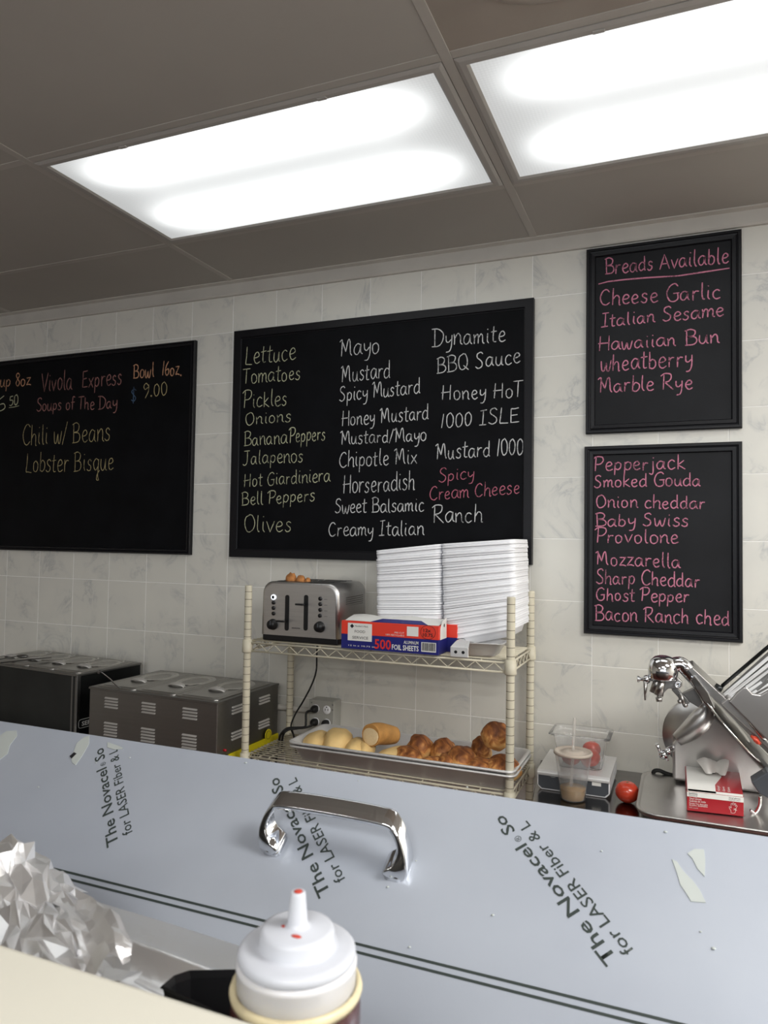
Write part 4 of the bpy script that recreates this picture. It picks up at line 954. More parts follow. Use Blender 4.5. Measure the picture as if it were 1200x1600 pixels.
cb = [(640, 1163, .044, .062, .034, 2.19, 'dark-topped cheese roll, leftmost of the browned ones', .4), (656, 1157, .040, .05, .044, 2.26, 'browned cheese roll behind the leftmost dark-topped roll', .2),
      (693, 1156, .036, .05, .042, 2.27, 'round browned cheese roll at the back, middle of the dark ones', 0), (675, 1172, .040, .05, .026, 2.16, 'flat browned cheese roll at the pan front edge', -.3), (700, 1172, .034, .05, .032, 2.17, 'small dark cheese roll in front of the middle rolls', .2),
      (722, 1165, .043, .058, .042, 2.20, 'plump cheese roll, fourth browned one from the right', .1), (751, 1176, .040, .056, .032, 2.17, 'browned cheese roll in front, left below the big top roll', -.2), (752, 1160, .030, .04, .052, 2.28, 'narrow browned cheese roll squeezed behind the big top roll', 0),
      (786, 1178, .050, .056, .038, 2.19, 'browned cheese roll at the right end under the top roll', .1)]
for i, (px, py, sx, sy, sz, Y_, lb_, ro) in enumerate(cb):
    bread(px, py, sx, sy, sz, 'bread_cheese', lb_, Y=Y_, rot=ro, seed=20+i*3, z=ZB+sz*.92, amp=.14)
q = at(776, 1150, Y=2.20)
b = lump((q.x, 2.20, q.z), .047, .046, .042, 77, 26, 16, 0, .12, tilt=.3); o = obj('bread_roll', b, 'bread_cheese', org=(q.x, 2.20, q.z-.012)); tag(o, 'big browned cheese roll lying on top of the others at the right', 'bread', 'bread rolls in the sheet pan')

# ------------------------------------------------------------------ outlet box, conduit, cords
ex0 = at(484, 1100, Y=2.415).x; ex1 = at(522, 1100, Y=2.415).x; ez1 = at(500, 1094, Y=2.415).z; ez0 = ez1-.115
eb = thing('outlet_box', 'grey surface-mounted electrical box with outlets behind the bread pan', 'outlet', ((ex0+ex1)/2, D-.001, ez0))
b = bm_(); box(b, (ex0, 2.415, ez0), (ex1, D-.0005, ez1), bev=.003); obj('housing', b, 'box_grey_metal', eb)
b = bm_(); box(b, (ex0-.001, 2.411, ez0-.001), (ex1+.001, 2.4152, ez1+.001), bev=.002); obj('cover_plate', b, 'box_grey_metal', eb)
exm = (ex0+ex1)/2; rec = []
for dx in (-.023, .023):
    for dz in (.026, -.022):
        c = V((exm+dx, 2.4112, (ez0+ez1)/2+dz)); b = bm_(); lathe(b, [(0, 0), (.0155, 0), (.0155, .0015), (.014, .0025), (0, .0025)], c, (0, -1, 0), 20); rc_ = obj('receptacle', b, 'white_plastic', eb)
        b = bm_()
        for sx in (-.0055, .0055): box(b, (c.x+sx-.0011, c.y-.0032, c.z-.003), (c.x+sx+.0011, c.y-.0024, c.z+.005))
        cone(b, (c.x, c.y-.0032, c.z+.010), (c.x, c.y-.0024, c.z+.010), .0024, n=10); obj('socket_slot', b, 'black_plastic', rc_); rec.append(c)
b = bm_()
for dx, dz in ((.046, .048), (.046, .030), (-.04, .048)): cone(b, (exm+dx, 2.4104, (ez0+ez1)/2+dz-.002), (exm+dx, 2.4112, (ez0+ez1)/2+dz-.002), .0028, n=12)
obj('screw', b, 'steel_dark', eb)
def plug(name, label, c, d=(-.02, -.012, -.01)):
    t = thing(name, label, 'plug', c, 'black plugs in the wall outlets'); b = bm_()
    loft(b, [[(c.x+x, y, c.z+z) for x, z in rrect(0, 0, w_, h_, w_*.35, 4)] for y, w_, h_ in ((c.y-.0026, .026, .026), (c.y-.012, .027, .025), (c.y-.024, .020, .018), (c.y-.030, .010, .010))], cap0=True, cap1=True)
    obj('plug_body', b, 'black_rubber', t); return t
ctop = rec[0]; cbot = rec[1]; cbr = rec[3]
z1_ = at(450, 1137, Y=2.36)
pl1 = plug('power_plug', 'black plug in the upper left outlet', ctop)
b = bm_(); tube(b, [ctop+V((0, -.028, 0)), ctop+V((-.02, -.034, -.01)), at(478, 1128, Y=2.37), at(476, 1136, Y=2.36), at(462, 1137, Y=2.34), at(449, 1138, Y=2.33), at(440, 1146, Y=2.32), at(436, 1158, Y=2.34), at(434, 1180, Y=2.45)+V((0, -.02, -.05))], .0042, n=8); obj('cord', b, 'black_rubber', pl1)
pl2 = plug('power_plug', 'black plug in the lower left outlet, half behind the pan', cbot)
b = bm_(); tube(b, [cbot+V((0, -.028, 0)), at(486, 1134, Y=2.36), at(476, 1137, Y=2.345), at(462, 1138.5, Y=2.335), at(449, 1141, Y=2.32), at(442, 1150, Y=2.32), at(440, 1175, Y=2.40)], .004, n=8); obj('cord', b, 'black_rubber', pl2)
plug('power_plug', 'black plug in the lower right outlet, just above the pan rim', cbr)
# toaster cord: from the toaster down to the lower shelf
b = bm_(); tube(b, [at(497, 992, Y=2.40), at(495, 1020, Y=2.40), at(494, 1048, Y=2.39), at(487, 1070, Y=2.385), at(474, 1095, Y=2.38), at(462, 1115, Y=2.375), at(455, 1132, Y=2.37), at(456, 1142, Y=2.36), at(459, 1150, Y=2.35), at(463, 1165, Y=2.42)+V((0, 0, -.03))], .0033, n=8); 
o = obj('cord', b, 'black_rubber', ts)
cz = at(455, 1107, Y=2.45).z
b = bm_(); cone(b, (-3.4, 2.455, cz), (ex0+.002, 2.455, cz), .0105, n=14, cap=True)
cone(b, (ex0-.018, 2.455, cz), (ex0+.001, 2.455, cz), .015, n=14)
o = obj('conduit', b, 'molding', org=(-2.3, 2.455, cz)); tag(o, 'white horizontal conduit pipe running left from the outlet box along the wall', 'pipe')

# ------------------------------------------------------------------ left work table and the two food warmers
ZTL = .765
lt = thing('work_table', 'steel work table under the two food warmers at the left', 'table', (-2.2, 2.2, 0))
b = bm_(); box(b, (-3.2, 1.95, ZTL-.035), (-1.41, 2.465, ZTL), bev=.004); obj('tabletop', b, 'steel', lt)
b = bm_(); box(b, (-3.15, 2.0, .25), (-1.46, 2.44, .27), bev=.003); obj('undershelf', b, 'steel', lt)
for x in (-3.14, -1.47):
    for y in (2.01, 2.42):
        b = bm_(); cone(b, (x, y, 0), (x, y, ZTL-.035), .02, n=14); obj('leg', b, 'steel', lt)
def warmer(name, label, c, rot, w_, d_, h_, bodym, lids, louvers, side='plain'):
    """rectangular countertop warmer; c = front right top corner; rot about z"""
    z1 = c.z; z0 = ZTL+.012; Mx = Matrix.Translation(V((c.x, c.y, 0))) @ Matrix.Rotation(rot, 4, 'Z')
    t = thing(name, label, 'food warmer', tuple(Mx @ V((-w_/2, d_/2, ZTL))), 'food warmers on the left table')
    def add(nm, bm, m, par=None, lab=None):
        bmesh.ops.transform(bm, matrix=Mx, verts=bm.verts[:]); return obj(nm, bm, m, par or t, label=lab)
    b = bm_(); box(b, (-w_, 0, z0), (0, d_, z1), bev=.002); bd = add('body', b, bodym)
    # top deck with a turned edge
    b = bm_(); box(b, (-w_-.003, -.003, z1-.006), (.003, d_+.003, z1+.002), bev=.0015); add('top_rim', b, 'steel_dark')
    for x in (-w_+.03, -.03):
        for y in (.03, d_-.03): b = bm_(); cone(b, (x, y, ZTL), (x, y, z0), .014, .016, n=12); add('foot', b, 'black_plastic')
    n_ = lids; lw = (w_-.03)/n_
    for i in range(n_):
        x0 = -w_+.015+i*lw+.002; x1 = x0+lw-.004; y0 = .016; y1 = d_-.02; cx, cy = (x0+x1)/2, (y0+y1)/2
        pan = thing.__call__ if False else None
        b = bm_(); L_ = []
        for z_, ins, r_ in ((z1+.0022, -.001, .018), (z1+.0045, -.001, .018), (z1+.0055, .003, .016), (z1+.0055, .010, .014), (z1+.0085, .014, .014), (z1+.0085, .018, .014), (z1+.0060, .024, .016)):
            L_.append([(cx+x, cy+y, z_) for x, y in rrect(0, 0, x1-x0-2*ins, y1-y0-2*ins, r_, 4)])
        loft(b, L_, cap1=True, smooth=True); ld = add('lid', b, 'steel')
        # oval recess ring and the grip
        b = bm_(); L_ = []
        for (s0, z_) in ((1.0, z1+.0060), (.96, z1+.0088), (.90, z1+.0088), (.84, z1+.0064), (.80, z1+.0064), (.76, z1+.0082), (.70, z1+.0082), (.64, z1+.0050), (.5, z1+.0045)):
            L_.append([(cx+.064*s0*cos(a), cy+.17*(y1-y0)+.095*s0*sin(a), z_) for a in [2*pi*j/24 for j in range(24)]])
        loft(b, L_, cap1=True); add('recess', b, 'steel_polished', ld)
        b = bm_(); tube(b, [(cx-.036, cy-.05, z1+.006), (cx-.024, cy-.05, z1+.012), (cx-.008, cy-.05, z1+.0145), (cx+.008, cy-.05, z1+.0145), (cx+.024, cy-.05, z1+.012), (cx+.036, cy-.05, z1+.006)], lambda t_: .006+.010*sin(pi*t_), n=12, flat=.35); add('lid_handle', b, 'louver_steel', ld)
    return t, add, Mx, bd
c1 = at(340, 1099, Y=2.045)
w1, add1, Mx1, bd1 = warmer('food_warmer', 'grey steel louvred food warmer with three lids, nearer the wire shelves', V((c1.x, 2.045, c1.z)), R(-1.5), .565, .375, .23, 'steel_dark', 3, True)
z1 = c1.z
def louvers(add, par, fx, zz, n_, axis='x', yy=0, w_=.041):
    for k in range(n_):
        z = zz-k*.0105; b = bm_()
        if axis == 'x':
            prism(b, [(fx-w_/2, .0004, z+.0030), (fx-w_/2, -.0048, z-.0028), (fx-w_/2, .0004, z-.0022)], (w_, 0, 0))
        else:
            prism(b, [(-.0004, fx-w_/2, z+.0030), (.0048, fx-w_/2, z-.0028), (-.0004, fx-w_/2, z-.0022)], (0, w_, 0))
        add('louver', b, 'louver_steel', par)
for fx in (-.460, -.290, -.112):
    louvers(add1, bd1, fx, z1-.030, 4, w_=.060); louvers(add1, bd1, fx, z1-.118, 5, w_=.060)
for fy in (.115, .28):
    louvers(add1, bd1, fy, z1-.030, 3, 'y', w_=.07); louvers(add1, bd1, fy, z1-.118, 3, 'y', w_=.07)
b = bm_(); prism(b, [(.001, .06, ZTL+.014), (.001, .372, ZTL+.014), (.001, .372, ZTL+.052), (.001, .06, ZTL+.052)], (.006, 0, 0), bev=.001); add1('yellow_strip', b, 'yellow_plastic', None)
b = bm_(); cone(b, (.0065, .300, ZTL+.062), (.0085, .300, ZTL+.062), .021, n=24); yb_ = add1('round_badge', b, 'yellow_plastic', None)
b = bm_(); tube(b, [(.0088, .300+.015*cos(a), ZTL+.062+.015*sin(a)) for a in [2*pi*j/16 for j in range(17)]], .0008, n=4, k=1); add1('badge_ring', b, 'ink_black', yb_)
b = bm_(); lathe(b, [(0, 0), (.012, 0), (.011, .014), (0, .015)], Mx1 @ V((.007, .03, ZTL+.05)), (1, 0, 0), 16); obj('control_knob', b, 'black_plastic', w1)
b = bm_(); lathe(b, [(0, 0), (.005, 0), (.004, .010), (0, .011)], Mx1 @ V((.007, .03, ZTL+.075)), (1, 0, 0), 12); obj('pilot_lamp', b, 'box_crimson', w1)
# ladle handle sticking out of the left lid
la = at(186, 1075, Y=2.07); lb2 = at(158, 1050, Y=2.02); la.z = c1.z+.004
b = bm_(); tube(b, [V((la.x+.03, 2.14, c1.z-.03)), V((la.x, 2.075, c1.z+.006)), la.lerp(lb2, .5)+V((0, 0, .004)), lb2], .0048, n=8, flat=.5); tube(b, [lb2, lb2+V((-.008, 0, .002)), lb2+V((-.012, 0, -.006))], .004, n=8)
o = obj('ladle', b, 'steel_dark', org=(la.x, 2.06, c1.z)); tag(o, 'dark ladle handle leaning out of the louvred warmer', 'ladle')
# black warmer further left
c2 = at(121, 1055, Y=2.115)
w2, add2, Mx2, bd2 = warmer('food_warmer', 'black food warmer at the far left with tongs lying on its lids', V((c2.x, 2.115, c2.z)), R(-5), .62, .315, .25, 'steel_black', 4, False)
b = bm_(); box(b, (-.010, -.003, ZTL+.014), (.003, .016, c2.z-.004), bev=.003); add2('corner_post', b, 'steel_dark')
b = bm_(); box(b, (-.030, -.002, ZTL+.014), (-.022, .001, c2.z-.004), bev=.001); add2('corner_seam', b, 'steel_dark')
# round-cornered black badge with white lettering on its side (only SER shows)
zb_ = at(140, 1131, Y=2.15).z
b = bm_(); prism(b, [(.0005, .012+y, zb_+z) for y, z in rrect(.06, 0, .13, .036, .012, 3)], (.002, 0, 0)); bg = add2('badge', b, 'black_plastic')
b = bm_(); tube(b, [(.0028, .012+y, zb_+z) for y, z in rrect(.06, 0, .126, .032, .011, 3)]+[(.0028, .012+.06+.063, zb_+.005)], .0009, n=4, smooth=False); add2('badge_outline', b, 'paper_white', bg)
o_ = Mx2 @ V((.003, .024, zb_-.008)); dirx = (Mx2.to_3x3() @ V((0, 1, 0)))
print_text('SERVER', o_, dirx, (0, 0, 1), .016, 'paper_white', w2, bold=.02, width=.092)
# tongs on the far-left lids
tg = thing('tongs', 'metal serving tongs lying across the black warmer lids', 'tongs', at(20, 1036, Y=2.2), None)
zt_ = c2.z+.012
def tp(px, py, dz=0): q = at(px, py, Z=zt_+dz); return q
for (pa, pb_, w0, w1_) in (((-30, 1042), (80, 1029), .008, .011), ((-28, 1038), (36, 1026), .008, .008)):
    a = tp(*pa, .004); c = tp(*pb_, .006); b = bm_(); d = (c-a).normalized(); sd = d.cross(V((0, 0, 1))).normalized()
    loft(b, [[a.lerp(c, t_)+sd*(w_*k)+V((0, 0, .004*(1-k*k)+.002+.004*sin(t_*3))) for k in (-1, -.5, 0, .5, 1)] for t_, w_ in ((0, w0), (.3, w0), (.7, w0), (.85, w1_), (.95, w1_), (1, w1_*.5))], closed_loop=False)
    obj('arm', b, 'steel_dark', tg)
q = tp(35, 1025, .012); b = bm_(); ball(b, q, .022, 16, 8, (1.3, .8, .35)); obj('spoon_bowl', b, 'steel_dark', tg)

# ------------------------------------------------------------------ right work table
ZR = .829
rt_ = thing('work_table', 'steel work table under the slicer and kitchen scale at the right', 'table', (.3, 2.2, 0))
b = bm_(); prism(b, [(-.388, 2.022, ZR), (1.1, 2.022, ZR), (1.1, 2.462, ZR), (-.440, 2.462, ZR)], (0, 0, -.03), bev=.002); obj('tabletop', b, 'steel_tabletop' if 'steel_tabletop' in M else 'steel_dark', rt_)
b = bm_(); box(b, (-.36, 2.06, .25), (1.06, 2.44, .27), bev=.003); obj('undershelf', b, 'steel_dark', rt_)
for x in (-.35, 1.05):
    for y in (2.07, 2.43):
        b = bm_(); cone(b, (x, y, 0), (x, y, ZR-.03), .02, n=14); obj('leg', b, 'steel', rt_)
# kitchen scale
sx0, sx1, sy0, sy1 = -.398, -.193, 2.172, 2.395
ks = thing('kitchen_scale', 'silver digital kitchen scale under the clear food pan', 'scale', ((sx0+sx1)/2, (sy0+sy1)/2, ZR+.0004))
b = bm_(); z0 = ZR+.0004
prism(b, [(sx0, sy0, z0+.012), (sx0+.012, sy0, z0), (sx1-.012, sy0, z0), (sx1, sy0, z0+.012), (sx1, sy0, z0+.046), (sx0, sy0, z0+.046)], (0, sy1-sy0, 0), bev=.003); obj('base', b, 'white_plastic', ks)
b = bm_(); prism(b, [(sx0+.004, sy0, z0+.014), (sx0+.014, sy0, z0+.005), (sx1-.014, sy0, z0+.005), (sx1-.004, sy0, z0+.014), (sx1-.004, sy0, z0+.042), (sx0+.004, sy0, z0+.042)], (0, -.0015, 0)); pn = obj('control_panel', b, 'grey_plastic', ks)
b = bm_()
prism(b, [(sx0, sy0-.006, z0+.043), (sx0, sy0-.006, z0+.052), (sx0, sy0+.004, z0+.058), (sx0, sy1, z0+.058), (sx0, sy1, z0+.047), (sx0, sy0+.0, z0+.043)], (sx1-sx0, 0, 0), bev=.002); obj('platform', b, 'aluminium', ks)
for px in (864, 882):
    q = at(px, 1211+(px-864)*.12, Y=sy0-.002)
    b = bm_(); tube(b, [(q.x+x, sy0-.0018, q.z+z) for x, z in rrect(0, 0, .0125, .0125, .002, 2)]+[(q.x+.00625, sy0-.0018, q.z+.004)], .0005, n=4, smooth=False); obj('button_outline', b, 'paper_white', pn)
    b = bm_(); tube(b, [(q.x+.0028*cos(a), sy0-.0018, q.z+.0028*sin(a)) for a in [R(120)+R(300)*j/8 for j in range(9)]], .0004, n=4, k=1); obj('power_symbol', b, 'paper_white', pn)
q = at(932, 1222, Y=sy0-.002); b = bm_(); box(b, (q.x-.0125, sy0-.0022, q.z-.011), (q.x+.0125, sy0-.0014, q.z+.012)); stq = obj('sticker', b, 'paper_white', pn)
print_text('11', (q.x-.004, sy0-.0023, q.z), (1, 0, 0), (0, 0, 1), .006, 'ink_black', ks, bold=.02)
# clear food pan standing on the scale
ZP = z0+.0584
pz = ZP+.098
A_ = at(864, 1140, Z=pz); B_ = at(957, 1163, Z=pz); C_ = at(977, 1143, Z=pz); px0, px1 = A_.x, (B_.x+C_.x)/2; py0 = (A_.y+B_.y)/2; py1 = at(930, 1131, Z=pz).y
px0, px1, py0, py1 = -.372, -.196, 2.196, 2.338
fp = thing('food_pan', 'clear plastic food pan holding tomatoes, on the kitchen scale', 'food pan', ((px0+px1)/2, (py0+py1)/2, ZP))
b = bm_(); L_ = []; cx, cy = (px0+px1)/2, (py0+py1)/2
for z_, ins in ((ZP, .030), (ZP+.003, .026), (pz-.012, .014), (pz-.010, .012), (pz-.003, .012), (pz-.003, 0), (pz, 0), (pz, .012), (pz-.008, .0145), (ZP+.005, .029), (ZP+.0025, .033)):
    L_.append([(cx+x, cy+y, z_) for x, y in rrect(0, 0, px1-px0-2*ins, py1-py0-2*ins, .014, 4)])
loft(b, L_, cap0=True, cap1=True); obj('pan_body', b, 'glass_clear', fp)
def tomato(label, c, r, seed, grp, m='tomato'):
    t = thing('tomato', label, 'tomato', (c[0], c[1], c[2]-r*.9), grp)
    b = bm_(); tt = bmesh.new(); ball(tt, (0, 0, 0), r, 24, 16, (1, 1, .9))
    for v in tt.verts:
        a = math.atan2(v.co.y, v.co.x); k = v.co.z/(r*.9); f = 1+.02*sin(5*a+seed)*max(0, k); v.co.x *= f; v.co.y *= f
        rr = math.hypot(v.co.x, v.co.y)/r; v.co.z -= .10*r*math.exp(-(rr/.28)**2)*(1 if k > 0 else 0)
    merge(b, tt, 0, Matrix.Translation(V(c))); obj('flesh', b, m, t)
    b = bm_(); ball(b, (c[0], c[1], c[2]+r*.80), r*.09, 8, 5, (1, 1, .6)); obj('stem_scar', b, 'tomato_stem', t)
zt2 = ZP+.0032
tomato('tomato at the right of the clear pan, nearest the camera', (-.256, 2.250, zt2+.027), .0295, 1, 'tomatoes in the clear pan')
tomato('tomato in the clear pan behind the plastic cup', (-.312, 2.252, zt2+.026), .0285, 2, 'tomatoes in the clear pan')
tomato('tomato leaning in the back right corner of the clear pan', (-.257, 2.298, zt2+.042), .0275, 3, 'tomatoes in the clear pan')
q = at(980, 1240, Y=2.165)
tomato('single red tomato on the steel table right of the scale', (q.x, 2.165, ZR+.0296), .0325, 4, None)
# iced drink cup with lid and straw
qc = at(897.5, 1243, Z=ZR); cx, cy = qc.x, 2.128
dc = thing('drink_cup', 'clear plastic cup with dome lid, straw and brown coffee remains', 'cup', (cx, cy, ZR+.0004)); z0c = ZR+.0004
hC = at(900, 1178, Y=2.12).z-ZR
b = bm_(); lathe(b, [(0, z0c), (.032, z0c), (.0345, z0c+.004), (.0365, z0c+.03), (.050, z0c+hC-.004), (.052, z0c+hC), (.0508, z0c+hC), (.049, z0c+hC-.006), (.0355, z0c+.03), (.033, z0c+.005), (.030, z0c+.002), (0, z0c+.002)], (cx, cy, 0), n=36); obj('cup_body', b, 'glass_clear', dc)
b = bm_(); lathe(b, [(0, z0c+.0022), (.0300, z0c+.0022), (.0328, z0c+.006), (.0350, z0c+.030), (.0353, z0c+.034), (0, z0c+.034)], (cx, cy, 0), n=32); obj('drink', b, 'coffee', dc)
b = bm_(); lathe(b, [(.0515, z0c+hC-.003), (.0535, z0c+hC-.003), (.054, z0c+hC+.002), (.052, z0c+hC+.005), (.048, z0c+hC+.005), (.046, z0c+hC+.002), (.030, z0c+hC+.002), (.028, z0c+hC+.006), (.012, z0c+hC+.006), (0, z0c+hC+.005)], (cx, cy, 0), n=36); obj('cup_lid', b, 'lid_plastic', dc)
st_ = at(898, 1122, Y=cy); b = bm_(); cone(b, (cx-.006, cy, z0c+.008), (st_.x, cy, st_.z), .0042, n=12, cap=False); obj('straw', b, 'cloudy_plastic', dc)

# ------------------------------------------------------------------ meat slicer
sl = thing('meat_slicer', 'large chrome and steel meat slicer on the right table', 'slicer', (.12, 2.2, ZR))
ZTR = .885
def pz_(pts, Y_): return [at(px, py, Y=Y_) for px, py in pts]
# base tray with rounded corners and raised lip
cx, cy = .196, 2.125; b = bm_(); L_ = []
for z_, ins in ((ZTR-.014, .012), (ZTR-.012, .004), (ZTR-.003, 0), (ZTR, .0015), (ZTR, .006), (ZTR-.0025, .010)):
    L_.append([(cx+x, cy+y, z_) for x, y in rrect(0, 0, .62-2*ins, .375-2*ins, .055, 6)])
loft(b, L_, cap0=True, cap1=True); obj('base_tray', b, 'cast_aluminium', sl)
b = bm_(); box(b, (-.055, 1.965, ZR+.012), (.50, 2.29, ZTR-.0135), bev=.012, seg=2); obj('base_housing', b, 'steel_dark', sl)
for x in (-.02, .44):
    for y in (2.0, 2.25): b = bm_(); cone(b, (x, y, ZR+.0003), (x, y, ZR+.012), .017, .015, n=14); obj('foot', b, 'black_rubber', sl)
# body casting: gable-like housing below the inclined blade plane
Yb = 2.225
b = bm_()
poly = pz_([(1051, 1219), (1050, 1163), (1060, 1153), (1075, 1146), (1090, 1130), (1112, 1113), (1140, 1140), (1205, 1213), (1235, 1260), (1235, 1300), (1150, 1262)], Yb)
poly = [V((p_.x, Yb, max(p_.z, ZTR-.002))) for p_ in poly]
prism(b, poly, (0, .09, 0), bev=.008, seg=3); obj('body_housing', b, 'cast_aluminium', sl)
# hump that carries the arm
b = bm_(); P = pz_([(1058, 1156), (1080, 1140), (1097, 1122), (1102, 1108), (1098, 1096)], Yb+.005)
tube(b, P, lambda t_: .018+.014*sin(pi*min(1, t_*1.15))*(1-t_*.35), n=16, flat=1.0); obj('arm_casting', b, 'cast_aluminium', sl)
# round motor cover at the back
q = at(1096, 1148, Y=2.33); b = bm_(); lathe(b, [(.0, -.03), (.090, -.03), (.102, -.022), (.106, 0), (.106, .03), (0, .03)], (q.x, 2.34, q.z), (0, -1, 0), 36); obj('motor_cover', b, 'cast_aluminium', sl)
# inclined blade assembly: plates seen edge-on, extruded in depth
def incl(name, pts, Y0, dep, m, bev=.0015):
    P = pz_(pts, Y0); P = [V((p_.x, Y0, p_.z)) for p_ in P]; b = bm_(); prism(b, P, (0, dep, 0), bev=bev); return obj(name, b, m, sl)
incl('blade_guard', [(1074, 1046), (1083, 1044), (1130, 1088), (1172, 1130), (1215, 1180), (1212, 1190), (1150, 1128), (1090, 1068)], 2.10, .14, 'steel')
# blade disc
A = at(1088, 1072, Y=2.17); B = at(1198, 1196, Y=2.17); c_ = (A+B)/2; ax_ = V(((B-A).z, 0, -(B-A).x)).normalized()*-1
b = bm_(); lathe(b, [(0, -.004), (.085, -.004), (.110, -.003), (.122, .0005), (.110, .003), (.085, .006), (.050, .010), (0, .011)], c_, ax_, 48); obj('blade', b, 'steel_polished', sl)
incl('guard_ring', [(1078, 1062), (1086, 1056), (1108, 1084), (1118, 1106), (1112, 1112), (1098, 1096)], 2.09, .05, 'chrome', .003)
incl('gauge_plate', [(1112, 1112), (1118, 1106), (1215, 1210), (1212, 1220)], 2.115, .15, 'steel_dark')
incl('carriage_rail', [(1126, 1100), (1138, 1090), (1150, 1098), (1200, 1160), (1215, 1172), (1206, 1176), (1180, 1150)], 2.09, .05, 'cast_aluminium', .003)
b = bm_(); P = pz_([(1146, 1094), (1168, 1122), (1196, 1156)], 2.085); tube(b, P, .006, n=10); obj('rail_rod', b, 'steel_polished', sl)
# ribbed carriage table, rising to the right
UL, LL, UR, LR = at(1120, 1090, Y=2.16), at(1133, 1108, Y=2.10), at(1262, 962, Y=2.22), at(1290, 1010, Y=2.12)
def cq(u_, v_): return (UL.lerp(UR, u_)).lerp(LL.lerp(LR, u_), v_)
LL = at(1152, 1124, Y=2.10); LR = at(1330, 1060, Y=2.12); 
n_c = (UR-UL).cross(LL-UL).normalized(); n_c = n_c if n_c.y < 0 else -n_c
b = bm_(); prism(b, [cq(0, 0), cq(1, 0), cq(1, 1), cq(0, 1)], -n_c*.004, bev=.001); ctab = obj('carriage_table', b, 'steel_dark', sl)
for k in range(9):
    v_ = .10+.86*k/8
    b = bm_(); a, c = cq(.015, v_), cq(.99, v_); d = (c-a).normalized(); sd = n_c.cross(d)
    loft(b, [[a-sd*.0046, c-sd*.0046], [a-sd*.0034+n_c*.003, c-sd*.0034+n_c*.003], [a+sd*.0034+n_c*.003, c+sd*.0034+n_c*.003], [a+sd*.0046, c+sd*.0046]], closed_loop=False, smooth=False)
    obj('rib', b, 'white_plastic' if False else 'aluminium_rib', ctab)
b = bm_(); P = pz_([(1128, 1072), (1215, 998), (1262, 958)], 2.15); tube(b, P, .0048, n=10, smooth=False); cone(b, at(1117, 1072, Y=2.15), at(1128, 1078, Y=2.15), .009, n=12); obj('carriage_bar', b, 'steel_black', sl)
# end block in front of the ribs
incl('pusher_plate', [(1139, 1097), (1150, 1084), (1161, 1074), (1167, 1074), (1176, 1084), (1188, 1086), (1200, 1079), (1240, 1060), (1260, 1180), (1200, 1158)], 2.07, .012, 'cast_aluminium', .003)
incl('lower_bracket', [(1174, 1222), (1200, 1206), (1230, 1230), (1225, 1260), (1186, 1240)], 2.06, .05, 'grey_plastic', .003)
b = bm_(); P = pz_([(1188, 1244), (1187, 1258), (1180, 1270), (1172, 1266)], 2.06); tube(b, P, .004, n=8); obj('latch_wire', b, 'steel_polished', sl)
q = at(1181, 1156, Y=2.08); b = lump((q.x, 2.08, q.z), .014, .010, .006, 4, tilt=.75, amp=.4)
o = obj('tomato_scrap', b, 'tomato', org=(q.x, 2.08, q.z)); tag(o, 'scrap of red tomato stuck on the slicer blade edge', 'tomato')
# sharpener: chrome dome, neck, knobs, levers
Ys = 2.12
q = at(1036, 1050, Y=Ys); top = at(1036, 1024, Y=Ys).z; rD = .0385; zb2 = at(1036, 1061, Y=Ys).z
b = bm_(); lathe(b, [(0, zb2), (rD*.92, zb2), (rD, zb2+.003), (rD*1.01, top-.040), (rD*.96, top-.026), (rD*.82, top-.013), (rD*.55, top-.0035), (rD*.25, top), (0, top+.0005)], (q.x, Ys, 0), n=36); obj('sharpener_dome', b, 'chrome', sl)
b = bm_(); P = pz_([(1050, 1040), (1064, 1038), (1074, 1048), (1086, 1062), (1098, 1074)], Ys+.004); tube(b, P, lambda t_: .021-.004*t_, n=16); obj('sharpener_neck', b, 'chrome', sl)
b = bm_(); q = at(1063, 1032, Y=Ys); ball(b, q, .010, 14, 8); ball(b, at(1073, 1045, Y=Ys-.02), .006, 10, 6); obj('neck_screw', b, 'chrome', sl)
b = bm_(); a = at(995.5, 1061, Y=Ys-.01); c = at(1024, 1062, Y=Ys-.005)
cone(b, a, a.lerp(c, .10), .0085, n=14); cone(b, a.lerp(c, .10), a.lerp(c, .2), .0085, .004, n=14); cone(b, a.lerp(c, .18), c, .0045, n=12); ball(b, a.lerp(c, .52), .0115, 16, 10); obj('side_knob', b, 'chrome', sl)
b = bm_(); a = at(1008.5, 1064, Y=Ys-.012); c = at(1008, 1094, Y=Ys-.012); cone(b, a, c, .0062, .0022, n=12); obj('release_lever', b, 'steel', sl)
b = bm_(); cone(b, at(1030, 1058, Y=Ys), at(1021, 1082, Y=Ys), .013, .011, n=18); obj('stone_holder', b, 'steel', sl)
b = bm_(); a = at(1035, 1062, Y=Ys-.02); c = at(1029, 1086, Y=Ys-.02); cone(b, a, c, .008, .0125, n=18); cone(b, c, at(1029.5, 1091, Y=Ys-.02), .005, n=12); cone(b, at(1029.5, 1090, Y=Ys-.02), at(1030, 1096, Y=Ys-.02), .009, .0075, n=14); obj('stone_knob', b, 'steel', sl)
incl('sharpener_bracket', [(1032, 1062), (1060, 1060), (1066, 1066), (1066, 1072), (1058, 1077), (1044, 1076), (1036, 1084), (1031, 1082)], Ys-.008, .02, 'steel')
b = bm_(); q = at(1059, 1070, Y=Ys-.012); lathe(b, [(0, 0), (.009, 0), (.009, .004), (.0055, .005), (.0055, .0025), (0, .0025)], (q.x, q.y, q.z), (0, -1, 0), 18); obj('bracket_bolt', b, 'chrome', sl)
incl('pivot_arm', [(1049, 1078), (1058, 1075), (1074, 1093), (1078, 1099), (1070, 1102), (1061, 1097), (1060, 1090)], Ys-.010, .012, 'steel_dark')
